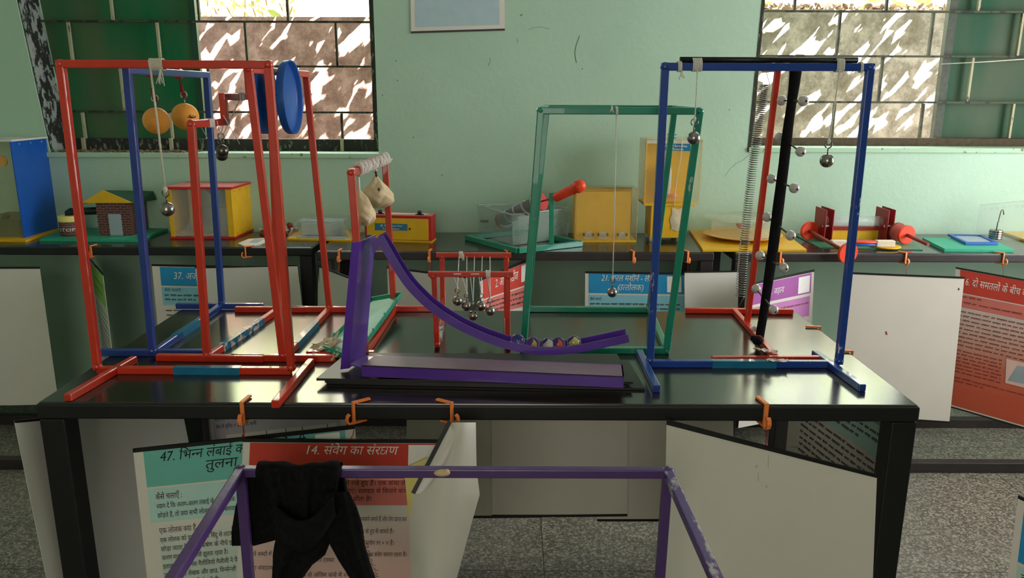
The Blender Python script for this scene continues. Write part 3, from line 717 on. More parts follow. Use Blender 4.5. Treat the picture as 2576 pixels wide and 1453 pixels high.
pendulum('dark steel ball hung in front under the lowest red step', P(1.93, z1) + V((.004, 0, -.006)), onY(559, 379, 1.93), .0148, 'white_string', 'dark_steel', group='steel pendulum balls', sr=.0013)
pendulum('dark steel ball showing below another under the middle red step', P(2.03, z2) + V((.003, 0, -.006)), onY(558, 390, 2.03), .0148, 'white_string', 'dark_steel', group='steel pendulum balls', sr=.0013)
mb = MB()
for a, b_ in (((504, 300), (546, 304)), ((546, 304), (552, 330)), ((562, 290), (603, 362)), ((504, 316), (522, 348))):
    mb.tube([onY(a[0], a[1], 1.84), onY(b_[0], b_[1], 1.93)], .0009, 5)
mb.build('loose_thread', 'white_string', fc)
mb = MB(); c = onY(482, 297, 1.79)
for k in range(7):
    t = k / 6 * math.pi; mb.tube([c, c + V((.010 * math.cos(t), .004 * math.sin(3 * t), .006 * math.sin(t) + .002))], .0008, 5)
mb.build('wire_tuft', 'rust', fc)

# ---- red frame with the blue twin-disc wheel
Yf, Yr = 1.785, 2.225
d1 = V((onZ(708, 906, zf).x, Yf, zf)); d2 = V((onZ(820, 788, zf).x, Yr, zf))
e1_ = up_to(626, 176, Yf); e2_ = up_to(769, 186, Yr); e1_.z = e2_.z = (e1_.z + e2_.z) / 2
fd = thing('wheel_stand', 'red steel frame holding the blue twin disc wheel', 'frame', (d1.x, 2.0, T), 'red steel frames')
bars(fd, [('post', d1, e1_), ('post', d2, e2_), ('top_bar', e1_ + V((0, -HW, 0)), e2_ + V((0, HW, 0))), ('base_bar', d1, d2),
          ('foot', (onZ(572, 906, zf).x, Yf + .004, zf), (onZ(842, 906, zf).x, Yf + .004, zf)), ('foot', (-.700, Yr, zf), (-.40, Yr, zf))], 'red_paint')
weld(fd, [d1 + V((0, 0, .008)), d2 + V((0, 0, .008)), e1_, e2_], 'red_paint')
decal(fd, d1.lerp(d2, .22), d1.lerp(d2, .66), TW).__setitem__('label', 'blue printed sticker')
Yw = 1.985; c0 = onY(697, 245, Yw)
wr = .0875
wd = thing('twin_disc_wheel', 'blue plastic wheel of two dished discs hung from the red frame', 'wheel', c0)
for sx in (-1, 1):
    cx = c0 + V((sx * .0295, 0, 0))
    prof = [(.001, 0), (wr * .90, .0), (wr * .95, .004), (wr * .97, .013), (wr, .015), (wr, .011), (wr, .0), (wr * .97, -.004), (.001, -.004)]
    MB().lathe(prof, cx - V((sx * .004, 0, 0)), (sx, 0, 0), 56, cap=False).build('disc', 'blue_board', wd)
MB().cyl(c0 - V((.026, 0, 0)), c0 + V((.026, 0, 0)), .010, 18).build('axle', 'blue_paint', wd)
for sx in (-.012, .012):
    MB().tube([(e1_.x * .5 + e2_.x * .5 + sx * .3, Yw, e1_.z - .004), c0 + V((sx, -.006, .06)), c0 + V((sx, -.006, .0))], .001, 6).build('cord', 'white_string', wd)

# ---- red frame with cloth bags
Yf, Yr = 1.83, 2.282
g1 = V((onZ(915, 893, zf).x, Yf, zf)); g2 = V((-.345, Yr, zf))
h1 = up_to(884, 440, Yf); h2 = up_to(968, 402, Yr); h1.z = h2.z = 1.262
fe = thing('bag_stand', 'red steel frame with a cloth wrapped top bar carrying two cloth bags', 'frame', (g1.x, 2.05, T), 'red steel frames')
Yre = 2.236; g2 = V((g2.x, Yre, zf)); h2 = V((up_to(968, 402, Yre).x, Yre, 1.262))
bars(fe, [('post', g1, h1), ('post', g2, h2), ('top_bar', h1 + V((0, -HW, 0)), h2 + V((0, HW, 0))), ('base_bar', g1, g2),
          ('foot', (onZ(762, 902, zf).x, Yf - .012, zf), (onZ(938, 899, zf).x, Yf - .012, zf)), ('foot', (-.39, Yre, zf), (onZ(1104, 778, zf).x, Yre, zf))], 'red_paint')
weld(fe, [h1, g2 + V((0, 0, .008))], 'red_paint')
L = h2 - h1
mb = MB(); n = 26; pts = []
for k in range(n * 10 + 1):
    f = k / (n * 10); t = 2 * math.pi * k / 10
    if .30 < f < .36 or .55 < f < .60: rr = .0100
    else: rr = .0128 + .0022 * math.sin(k * 1.7) + .0012 * math.sin(k * .61)
    pts.append(h1 + L * (.13 + .9 * f) + V((rr * math.cos(t), 0, rr * math.sin(t) + .001)))
mb.tube(pts, .0042, 6).build('cloth_wrap', 'tape_white', fe)
def bag(label, px, ptop, ctr, r, lean, Yb):
    top = onY(ptop[0], ptop[1], Yb); c = onY(ctr[0], ctr[1], Yb); bar = V((top.x, Yb, h1.z - .008))
    t = thing('cloth_bag', label, 'bag', c, 'cream cloth bags on the red frame')
    H = (top.z - c.z)
    rs = random.Random(int(px))
    ph = [rs.uniform(0, 6.28) for _ in range(4)]
    def fn(u, v):
        a = 2 * math.pi * u
        zz = top.z - v * (H + r * .92)
        s_ = v * (H + r * .92)
        # pear profile: narrow gathered neck, full rounded bottom
        rad = r * (0.05 + 1.02 * math.sin(min(1, v / .70) * math.pi / 2) ** 1.25) if v < .70 else r * 1.07 * math.sqrt(max(0, 1 - ((v - .70) / .30) ** 2.3))
        tri = lambda q: abs((q / math.pi) % 2 - 1) * 2 - 1
        k = 1 + .13 * tri(2 * a + ph[0] + 3 * v) * (.35 + v) + .08 * tri(4 * a + ph[1] + 9 * v) + .06 * tri(12 * v + 3 * a + ph[2]) + .03 * tri(23 * v - 5 * a)
        cx = top.x + (c.x - top.x) * min(1, v * 1.25)
        return V((cx + rad * k * math.cos(a) * (1 + lean * .0), Yb + rad * k * math.sin(a) * .8, zz + .004 * math.sin(5 * a + ph[3]) * v))
    MB().grid(fn, 48, 36, False).build('sack', 'calico', t)
    MB().tube([bar, top * .5 + bar * .5, top + V((0, 0, -.004))], .0042, 8).build('tie', 'white_string', t)
    return t
bag('cream cloth bag nearer the front on the red frame, hanging lower', 21, (902, 472), (914, 537), .0300, 0, 1.93)
bag2 = bag('cream cloth bag farther back on the red frame, hanging higher', 37, (945, 438), (950, 492), .0340, 0, 2.10)
mb = MB(); 
for p, yy_ in (((946, 434), 2.096), ((947, 441), 2.094), ((953, 476), 2.078)): MB().sphere(onY(p[0], p[1], yy_), .0034, 8, 6, (1, 1, 1.3)).build('clay_speck', 'rust', bag2)

# ---- teal tray leaning over the base of that frame
q = [onZ(812, 879, T + .016), onZ(889, 908, T + .014), onZ(1010, 742, T + .050), onZ(934, 755, T + .012)]
tt = thing('plastic_tray', 'teal plastic tray lying tilted behind the purple slide', 'tray', q[0])
nrm = ((q[1] - q[0]).cross(q[3] - q[0])).normalized()
mb = MB(); mb.hexa([p - nrm * .003 for p in q], q); mb.build('tray_floor', 'teal_tray', tt)
mb = MB(); cen = sum(q, V()) / 4
for i in range(4):
    a, b_ = q[i], q[(i + 1) % 4]; ia, ib = a + (cen - a) * .025, b_ + (cen - b_) * .025
    mb.hexa([a - nrm * .006, b_ - nrm * .006, ib - nrm * .006, ia - nrm * .006], [a + nrm * .011, b_ + nrm * .011, ib + nrm * .011, ia + nrm * .011])
rim_ = mb.build('rim', 'teal_board', tt, bevel=.001)
mb = MB()
for f in (.12, .36, .6, .85): mb.cyl(q[1].lerp(q[2], f) + (cen - q[1]).normalized() * .010 + nrm * .002, q[1].lerp(q[2], f) + (cen - q[1]).normalized() * .010 + nrm * .012, .0035, 10)
for f in (.2, .75): mb.cyl(q[0].lerp(q[3], f), q[0].lerp(q[3], f) + nrm * .014, .0035, 10)
mb.build('peg_socket', 'teal_board', rim_)
# crumpled parcel tape
cr = onZ(828, 896, T)
mb = MB(); rs = random.Random(5)
def crump(c, a, b_, n=7, m=9, amp=.010):
    hs = [[rs.uniform(-amp, amp) for _ in range(n + 1)] for _ in range(m + 1)]
    mb.grid(lambda u, v: V(c) + V(a) * (u - .5) + V(b_) * (v - .5) + V((hs[round(v * m)][round(u * n)] * .6, hs[round(v * m)][round(u * n)] * .5, abs(hs[round(v * m)][round(u * n)]) * 1.1)), n, m, False)
crump(cr + V((-.012, .02, .018)), (.03, -.05, .0), (.06, .03, .022))
crump(cr + V((.012, .00, .030)), (.02, .0, .04), (.0, .03, .02), amp=.008)
crump(cr + V((.02, -.03, .012)), (.012, -.05, .0), (.02, .01, .014), amp=.006)
tag(mb.build('crumpled_tape', 'crinkle_tape'), 'crumpled brown packing tape beside the foot of the purple slide', 'tape')

# ---- Newton's cradle
Yf, Yr = 1.893, 2.13
zc = onY(1185, 689, Yf).z
cw = .013
def cx(px, Y, z): 
    return onY(px, 700, Y).x
fl = V((onZ(1098, 872, zf).x, Yf, T + cw / 2)); frr = V((onZ(1277, 873, zf).x, Yf, T + cw / 2))
cr = thing('ball_cradle', 'red steel cradle frame with five string hung balls', 'cradle', ((fl.x + frr.x) / 2, 2.01, T))
tlx, trx = onY(1077, 689, Yf).x, onY(1292, 689, Yf).x
bars(cr, [('post', fl, (onY(1092, 700, Yf).x, Yf, zc)), ('post', frr, (onY(1277, 700, Yf).x, Yf, zc))], 'red_paint', cw)
rl = V((onY(1112, 650, Yr).x, Yr, zc)); rr_ = V((onY(1273, 650, Yr).x, Yr, zc))
bars(cr, [('post', (onZ(1114, 803, zf).x, Yr, T + cw / 2), rl), ('post', (rr_.x + .001, Yr, T + cw / 2), rr_)], 'red_paint', cw)
bars(cr, [('base_bar', fl, (onZ(1114, 803, zf).x, Yr, T + cw / 2)), ('base_bar', frr, (rr_.x + .001, Yr, T + cw / 2))], 'red_paint', cw)
for Yb, a, b_ in ((Yf, tlx, trx), (Yr, onY(1097, 639, Yr).x, onY(1286, 639, Yr).x)):
    MB().box(a, b_, Yb - cw / 2, Yb + cw / 2, zc - .0065, zc + .0065).build('top_bar', 'red_paint', cr, bevel=.0018)
weld(cr, [(tlx + .012, Yf, zc - .006), (trx - .014, Yf, zc - .006), rl + V((0, 0, -.006)), rr_ + V((0, 0, -.006)), fl + V((0, 0, .004)), frr + V((0, 0, .004))], 'red_paint', .0086)
decal(cr, fl.lerp(V((onZ(1114, 803, zf).x, Yr, T + cw / 2)), .15), fl.lerp(V((onZ(1114, 803, zf).x, Yr, T + cw / 2)), .7), cw, m='sticker_torn_glare').__setitem__('label', 'torn sticker with painted glare')
for a, b_ in ((1141, 1160), (1184, 1206)):
    MB().tube([onY(a, 689, Yf - cw / 2 - .001), onY(b_, 689, Yf - cw / 2 - .001)], .0017, 6).build('threaded_string', 'white_string', cr)
names = ['steel ball at the left end of the red cradle', 'steel ball second from left in the red cradle', 'lowest steel ball in the middle of the red cradle',
         'steel ball second from right in the red cradle', 'steel ball at the right end of the red cradle']
Yb = 2.012
for k, (bx, by) in enumerate(((1151, 756), (1174, 769), (1190, 793), (1210, 769), (1233, 781))):
    c = onY(bx, by, Yb); r = .0134
    t = thing('cradle_ball', names[k], 'ball', c, 'steel balls of the red cradle')
    MB().sphere(c, r, 28, 18).build('ball', 'steel', t)
    ht = c + V((0, 0, r + .020))
    eyehook(ht, c + V((0, 0, r - .002)), 'dark_steel', t, .006, .0013)
    MB().sphere(ht, .0034, 10, 7).build('knot', 'white_string', t)
    xr = onY(1155 + 19.4 * k, 640, Yr).x
    for Ys in (Yf + .001, Yr - .001):
        MB().tube([(xr, Ys, zc), ht], .0013, 6).build('string', 'white_string', t)
for px, Yb_, py in ((1160, Yr, 640), (1228, Yf, 689)):
    c = onY(px, py, Yb_); c.z = zc
    wrap(c, (1, 0, 0), .0080, 4, .0028, .0015, 'white_string', cr)
frayed(onY(1166, 640, Yr - .01) + V((0, 0, .002)), 'white_string', cr, 6, .016)

# ---- purple marble slide
sl = thing('marble_slide', 'purple metal marble slide with a curved channel and a straight tower', 'slide', (-.05, 1.74, T + .018))
zb = T + .020                                     # top of the black boards
a = onZ(878, 926, zb + .002); r_ = onZ(920, 893, zb + .004); lft = onZ(856, 929, zb + .002)
ztw = onY(904, 607, a.y).z
ta_ = onY(905, 608, a.y); tl_ = onY(885, 609, lft.y); tr_ = onY(945, 612, r_.y); tr_.z = ta_.z; tl_.z = ta_.z
thk = .003
mb = MB()
mb.hexa([lft, a, a + V((0, thk, 0)), lft + V((0, thk, 0))], [tl_, ta_, ta_ + V((0, thk, 0)), tl_ + V((0, thk, 0))])
mb.hexa([a, r_, r_ + V((-thk, 0, 0)), a + V((-thk, thk, 0))], [ta_, tr_, tr_ + V((-thk, 0, 0)), ta_ + V((-thk, thk, 0))])
mb.hexa([r_ + V((-.02, 0, 0)), r_, r_ + V((0, thk, 0)), r_ + V((-.02, thk, 0))], [tr_ + V((-.02, 0, 0)), tr_, tr_ + V((0, thk, 0)), tr_ + V((-.02, thk, 0))])
mb.build('tower', 'purple_paint', sl)
# base plank: inverted channel
p0 = onZ(909, 919, zb + .026); p1 = onZ(1570, 947, zb + .026); p2 = onZ(1566, 917, zb + .026); p3 = onZ(944, 893, zb + .026)
p1.z = p2.z = p0.z = p3.z = zb + .026
MB().hexa([p - V((0, 0, .003)) for p in (p0, p1, p2, p3)], [p0, p1, p2, p3]).build('plank_top', 'pale_purple', sl)  # plank top paler and greyer than the rest of the slide
mb = MB()
mb.hexa([V((p.x, p.y, zb + .001)) for p in (p0, p1)] + [V((p1.x, p1.y + .003, zb + .001)), V((p0.x, p0.y + .003, zb + .001))], [p0, p1, p1 + V((0, .003, 0)), p0 + V((0, .003, 0))])
mb.hexa([V((p1.x - .003, p1.y, zb + .001)), V((p1.x, p1.y, zb + .001)), V((p2.x, p2.y, zb + .001)), V((p2.x - .003, p2.y, zb + .001))], [p1 - V((.003, 0, 0)), p1, p2, p2 - V((.003, 0, 0))])
mb.hexa([V((p3.x, p3.y, zb + .001)), V((p2.x, p2.y, zb + .001)), V((p2.x, p2.y + .003, zb + .001)), V((p3.x, p3.y + .003, zb + .001))], [p3, p2, p2 + V((0, .003, 0)), p3 + V((0, .003, 0))])
# tongue joining plank and tower
q0 = onZ(880, 915, zb + .022); q1 = onZ(921, 893, zb + .022)
mb.hexa([q0 - V((0, 0, .003)), p0 + V((0, 0, -.007)), p3 + V((0, 0, -.007)), q1 - V((0, 0, .003))], [q0, p0 + V((0, 0, -.004)), p3 + V((0, 0, -.004)), q1])
mb.build('base_plank', 'purple_paint', sl)
# curved channel: front flange polyline top/bottom, a floor and a rear flange
TY = 1.700; wch = .046
ft = [(939, 612), (968, 652), (994, 687), (1020, 719), (1055, 756), (1092, 791), (1127, 820), (1170, 846), (1214, 868), (1271, 891), (1340, 907), (1372, 909.5), (1408, 909), (1458, 904), (1508, 894), (1580, 877)]
fbp = [(946, 638), (968, 675), (997, 725), (1026, 765), (1069, 808), (1112, 840), (1156, 866), (1214, 892), (1271, 912), (1340, 926), (1372, 927.5), (1408, 926.5), (1458, 921), (1508, 911), (1582, 895)]
def resample(pl, n):
    P_ = [V((x, y, 0)) for x, y in pl]; d = [0]
    for a_, b_ in zip(P_[:-1], P_[1:]): d.append(d[-1] + (b_ - a_).length)
    out = []
    for i in range(n):
        s_ = d[-1] * i / (n - 1); k = max(j for j in range(len(d)) if d[j] <= s_ + 1e-9); k = min(k, len(P_) - 2)
        out.append(P_[k].lerp(P_[k + 1], (s_ - d[k]) / (d[k + 1] - d[k])))
    for _ in range(2):
        out = [out[0]] + [(out[i - 1] + out[i] * 2 + out[i + 1]) / 4 for i in range(1, n - 1)] + [out[-1]]
    return [(p.x, p.y) for p in out]
N = 56
bot = [onY(x, y, TY) for x, y in resample(fbp, N)]
hgt = .0185
nor = []
for i in range(N):
    d = (bot[min(i + 1, N - 1)] - bot[max(i - 1, 0)]).normalized(); nor.append(V((-d.z, 0, d.x)) if d.x > 0 else V((-d.z, 0, d.x)))
lift = zb + .027 - min(p.z for p in bot)
bot = [p + V((0, 0, max(0, lift))) for p in bot]
def strip(o0, o1, y0, y1, mb):
    vs = []
    for i in range(N):
        A = bot[i] + nor[i] * o0; B = bot[i] + nor[i] * o1
        vs += [V((A.x, TY + y0, A.z)), V((B.x, TY + y0, B.z)), V((B.x, TY + y1, B.z)), V((A.x, TY + y1, A.z))]
    fs = []
    for i in range(N - 1):
        for k in range(4): fs.append((i * 4 + k, i * 4 + (k + 1) % 4, i * 4 + 4 + (k + 1) % 4, i * 4 + 4 + k))
    fs += [(0, 1, 2, 3), (N * 4 - 1, N * 4 - 2, N * 4 - 3, N * 4 - 4)]
    mb.add(vs, fs)
mb = MB(); strip(0, hgt, 0, .0022, mb); strip(0, .0025, .0022, wch - .0022, mb); strip(0, hgt, wch - .0022, wch, mb)
mb.build('curved_channel', 'purple_paint', sl)
MB().extr([onY(930, 600, TY + .02), onY(946, 596, TY + .02), onY(956, 620, TY + .02), onY(938, 640, TY + .02)], (0, .003, 0)).build('top_tab', 'purple_paint', sl)
# marbles in the channel
for px, core, lb in ((1298, ('blue_board', 'print_white'), 'clear glass marble with a blue core at the left end of the row'), (1333, ('yellow_board', 'cream_board'), 'glass marble with an amber yellow core, second in the slide row'),
                     (1372, ('print_white', 'print_slate'), 'clear glass marble with a white core in the middle of the slide row'), (1409, ('scarlet', 'print_red'), 'glass marble with an orange red core in the slide'),
                     (1448, ('print_yellow', 'yellow_board'), 'glass marble with a pale yellow core at the right end of the row')):
    r = .0158
    i = min(range(N), key=lambda k: abs(bot[k].x - onY(px, 890, TY + wch / 2).x))
    cc = bot[i] + nor[i] * (.0027 + r); c = V((cc.x, TY + wch / 2, cc.z))
    t = thing('glass_marble', lb, 'marble', c, 'glass marbles in the purple slide')
    MB().sphere(c, r, 32, 20).build('glass', 'glass', t)
    mb = MB(); ph = px * .7
    def vane(u, v, c=c, ph=ph, r=r):
        a_ = ph + 2.2 * v; s_ = math.sin(math.pi * min(max(v, .02), .98)) * r * .55
        return c + V(((u - .5) * 2 * s_ * math.cos(a_), (u - .5) * 2 * s_ * math.sin(a_) , (v - .5) * 1.35 * r))
    mb.grid(vane, 8, 12)
    mb.build('core', core[0], t)
# black boards under the slide
bd = [((797, 949), (1592, 958), 1.80, 'topmost black sheet under the purple slide', T + .0125, .006),
      ((822, 958), (1622, 974), 1.79, 'lowest wide black sheet under the purple slide', T + .0005, .0055),
      ((818, 955), (1575, 966), 1.785, 'middle black sheet in the stack under the slide', T + .0065, .0055)]
for (f0, f1, yb_, lb, z_, th) in bd:
    A = onZ(f0[0], f0[1], z_ + th); B = onZ(f1[0], f1[1], z_ + th)
    t = thing('black_sheet', lb, 'board', ((A.x + B.x) / 2, A.y, z_), 'black sheets under the slide')
    pts = [(A.x, A.y), (B.x, B.y), (B.x - .01, yb_), (A.x + .03, yb_)]
    MB().prismZ(pts, z_ + .001, z_ + th - .001).build('sheet', 'black_plastic', t)
    mb = MB(); mb.bar(V((A.x, A.y - .001, z_ + th / 2)), V((B.x, B.y - .001, z_ + th / 2)), .006, th - .0006); mb.build('edge_strip', 'black_plastic', t)

# ---- green cube frame with one pendulum
Yf, Yr = 1.855, 2.235
gb1 = V((onZ(1316, 884, zf).x, Yf, zf)); gb2 = V((onZ(1678, 884, zf).x, Yf, zf)); gb3 = V((onZ(1640, 788, zf).x, Yr, zf)); gb4 = V((onZ(1327, 784, zf).x, Yr, zf))
gt1 = up_to(1360, 278, Yf); gt2 = up_to(1760, 280, Yf); gz = (gt1.z + gt2.z) / 2; gt1.z = gt2.z = gz
gt3 = V((up_to(1697, 272, Yr).x, Yr, gz)); gt4 = V((up_to(1376, 271, Yr).x, Yr, gz))
gf = thing('box_frame_stand', 'tall green steel box frame with one pendulum inside', 'frame', ((gb1.x + gb2.x) / 2, 2.04, T))
bars(gf, [('base_bar', gb1, gb2), ('base_bar', gb2, gb3), ('base_bar', gb3, gb4), ('base_bar', gb4, gb1), ('top_bar', gt1, gt2), ('top_bar', gt2, gt3), ('top_bar', gt3, gt4), ('top_bar', gt4, gt1),
          ('post', gb1, gt1), ('post', gb3, gt3), ('post', gb4, gt4)], 'green_paint', .0160)
bars(gf, [('post', gb2, gt2)], 'green_chip', .0160)
weld(gf, [gb1, gb2, gb3, gb4, gt1, gt2, gt3, gt4], 'green_paint', .0098)
Ym = (Yf + Yr) / 2 - .02
bx = MB(); tx = onY(1551, 282, Yf).x
pendulum('small steel ball on a long thin white string inside the green frame', V((tx, Yf + .002, gz)), onY(1540, 735, Yf + .004), .0122, 'white_string', group='steel pendulum balls', sr=.0013, ring=.006,
         wrapspec=(V((tx, Yf, gz)), (1, 0, 0), .0092, 2, .0026, .0012))
frayed(V((tx - .012, Yf - .009, gz + .012)), 'white_string', gf, 6, .014)

# ---- blue frame at the right with a black rod and two pendulums
Y = 1.758
cl = V((onZ(1638, 920, zf).x, Y, zf)); c2 = V((onZ(2112, 917, zf).x, Y, zf)); ctl = up_to(1673, 171, Y); ctr = up_to(2189, 166, Y); ctl.z = ctr.z = (ctl.z + ctr.z) / 2
bg_ = thing('twin_pendulum_stand', 'blue steel frame at the right with a black rod tied along its top', 'frame', ((cl.x + c2.x) / 2, Y, T))
bars(bg_, [('post', cl, ctl), ('post', c2, ctr), ('top_bar', ctl - V((HW, 0, 0)), ctr + V((HW, 0, 0))), ('base_bar', cl, c2)], 'blue_chip')
bars(bg_, [('foot', onZ(1608, 886, zf), onZ(1652, 978, zf)), ('foot', onZ(2049, 888, zf), onZ(2170, 976, zf))], 'blue_paint')
weld(bg_, [cl + V((0, 0, .008)), c2 + V((0, 0, .008)), ctl, ctr], 'blue_paint')
xa, xb = onY(1790, 918, Y).x, onY(1950, 918, Y).x
decal(bg_, (xa, Y, zf), (xb, Y, zf), TW).__setitem__('label', 'blue printed sticker')
rz_ = ctl.z + HW + .0062
MB().cyl((onY(1710, 155, Y).x, Y, rz_), (onY(2157, 150, Y).x, Y, rz_), .0060, 18).build('rod', 'black_plastic', bg_)
tl_c = lambda px: V((onY(px, 165, Y).x, Y, ctl.z + .004))
pendulum('steel ball hung at the left end of the right blue frame', tl_c(1752) + V((0, -.011, 0)), onY(1745, 347, Y - .011), .0140, 'white_string', group='steel pendulum balls',
         wrapspec=(tl_c(1752), (1, 0, 0), .0128, 6, .0034, .0017), sr=.0015)
pendulum('steel ball hung lower at the right end of the right blue frame', tl_c(2109) + V((0, -.011, 0)), onY(2080, 404, Y - .03), .0148, 'white_string', group='steel pendulum balls',
         wrapspec=(tl_c(2110), (1, 0, 0), .0128, 5, .0034, .0017), sr=.0017)
wrap(tl_c(1709) - V((0, 0, .004)), (1, 0, 0), .0100, 3, .003, .0015, 'white_string', bg_)
wrap(tl_c(2165) - V((0, 0, .004)), (1, 0, 0), .0100, 2, .003, .0013, 'white_string', bg_)
frayed(tl_c(1714) + V((0, -.010, -.012)), 'white_string', bg_, 6, .016)

# ---- red wave stand: post, spring, black band with beaded rods
Yf, Yr = 1.808, 2.236
hb1 = V((onZ(1950, 898, zf).x, Yf, zf)); hb2 = V((onZ(1846, 780, zf).x, Yr, zf))
hp = V((onZ(1880, 812, zf).x, 2.10, zf)); ht_ = up_to(1957, 172, 2.10)
wv = thing('wave_stand', 'red steel stand with a long spring and a black band of beaded rods', 'stand', (hb2.x, 2.03, T))
topf = V((up_to(2003, 166, 1.93).x, 1.93, ht_.z)); topr = V((up_to(1926, 166, 2.225).x, 2.225, ht_.z))
bars(wv, [('post', hp, ht_), ('base_bar', hb1, hb2), ('foot', onZ(1724, 780, zf), onZ(1995, 783, zf)), ('foot', onZ(1790, 903, zf), onZ(2073, 902, zf)), ('top_bar', topf + V((0, -.01, 0)), topr + V((0, .01, 0)))], 'red_chip', .0150)
st, sbm = V((topr.x, 2.215, ht_.z - .006)), V((onZ(1862, 779, zf + .01).x, 2.215, zf + .014))
pts = []; turns = 96
for k in range(turns * 12 + 1):
    f = k / (turns * 12); t = 2 * math.pi * k / 12
    f2 = f ** 1.12
    c = st.lerp(sbm, .05 + .90 * f2) + V((-.006 * math.sin(math.pi * f), 0, 0)); pts.append(c + V((.0135 * math.cos(t), .0135 * math.sin(t), 0)))
mb = MB(); mb.tube(pts, .0011, 5)
mb.tube([st, pts[0]], .0011, 5); mb.tube([pts[-1], sbm], .0011, 5)
mb.build('spring', 'spring_steel', wv)
bp = [(2003, 166, 15.5), (1998, 215, 13.5), (1991, 262, 12), (1984, 310, 12.5), (1978, 358, 13.5), (1972, 412, 13.5), (1965, 466, 14), (1958, 520, 14.5), (1951, 575, 14.5), (1944, 630, 14), (1936, 685, 13.5), (1928, 740, 12.5), (1920, 795, 12), (1910, 852, 12)]
Yb0, Yb1 = 1.93, 1.965
def band(u, v):
    f = v * (len(bp) - 1); k = min(int(f), len(bp) - 2); g = f - k
    x, y, wd_ = [bp[k][i] * (1 - g) + bp[k + 1][i] * g for i in range(3)]
    Yv = Yb0 + (Yb1 - Yb0) * (y - 168) / 690
    c = onY(x, y, Yv); hw = wd_ / FOC * 1.93; a_ = 2 * math.pi * u
    return c + V((hw * math.cos(a_), .0035 * math.sin(a_), 0))
MB().grid(band, 12, 60).build('band', 'band_black', wv)
bead = [((1967, 253), (2021, 254)), ((1962, 345), (2014, 381)), ((1941, 449), (1998, 473)), ((1930, 546), (1989, 592)), ((1912, 642), (1971, 673)), ((1902, 726), (1946, 778)), ((1900, 831), (1940, 886))]
for (l_, r2) in bead:
    my = (l_[1] + r2[1]) / 2; Yv = Yb0 + (Yb1 - Yb0) * (my - 168) / 690
    A = onY(l_[0], l_[1], Yv + .045); B = onY(r2[0], r2[1], Yv - .045)
    rod = MB().tube([A, B], .0023, 8).build('rod', 'spring_steel', wv)
    for c in (A, B):
        d = (B - A).normalized() * (1 if c is B else -1)
        mb = MB().sphere(c, .0122, 22, 14); mb.cm = 1
        mb.cyl(c + d * .0112, c + d * .0124, .0028, 10)
        mb.build('bead', ['pearl', 'black_plastic'], rod)
ck = onZ(1906, 858, T + .02)
mb = MB(); mb.sphere(ck + V((0, 0, .002)), .013, 12, 8, (1.1, 1.2, .9)); mb.sphere(ck + V((-.008, .01, .004)), .008, 10, 6); mb.build('band_knot', 'band_black', wv)
mb = MB(); rs = random.Random(9)
ck2 = onZ(1925, 885, T + .022)
crump(ck2, (.034, -.03, 0), (.03, .02, -.01), amp=.008); crump(ck2 + V((.012, -.045, -.008)), (.05, .0, 0), (.0, .03, -.006), amp=.006)
mb.build('clear_tape', 'tape_white', wv)

# ================================================================ WRITING (Devanagari shaped by hand, glyph by glyph)
_gl = {}
def glyph(ch, half=False, shear=0.0):
    """mesh verts and faces of one character at size 1, and its advance"""
    key = (ch, half)
    if key in _gl: return _gl[key]
    def mesh_of(body):
        c = bpy.data.curves.new('glyph', 'FONT'); c.body = body; c.resolution_u = 2
        o = bpy.data.objects.new('glyph', c); col.objects.link(o)
        dg = bpy.context.evaluated_depsgraph_get(); me = bpy.data.meshes.new_from_object(o.evaluated_get(dg))
        vs = [(v.co.x, v.co.y) for v in me.vertices]; fs = [tuple(p.vertices) for p in me.polygons]
        bpy.data.objects.remove(o); bpy.data.curves.remove(c); bpy.data.meshes.remove(me)
        return vs, fs
    own, fs = mesh_of(ch) if ch.strip() else ([], [])
    pipe, _ = mesh_of('|'); yl = min(v[1] for v in pipe)
    at_ = lambda vs: min(v[0] for v in vs if abs(v[1] - yl) < 1e-4)
    adv = at_(mesh_of(ch + '|')[0]) - at_(pipe)
    if half and own:
        # drop the right hand stem to leave the half form
        bm = bmesh.new(); bv = [bm.verts.new((x, y, 0)) for x, y in own]
        for f in fs:
            try: bm.faces.new([bv[i] for i in f])
            except ValueError: pass
        cut = adv - (0.215 if ch not in 'क' else 0.20)
        bmesh.ops.bisect_plane(bm, geom=bm.verts[:] + bm.edges[:] + bm.faces[:], plane_co=(cut, 0, 0), plane_no=(1, 0, 0), clear_outer=True)
        bm.verts.index_update(); own = [(v.co.x, v.co.y) for v in bm.verts]; fs = [tuple(v.index for v in f.verts) for f in bm.faces]; bm.free()
        adv = cut - 0.005
    _gl[key] = (own, fs, adv); return _gl[key]
CONS = set(chr(c) for c in range(0x915, 0x93A)) | set(chr(c) for c in range(0x958, 0x960))
VIR, NUK, IM = '\u094d', '\u093c', '\u093f'
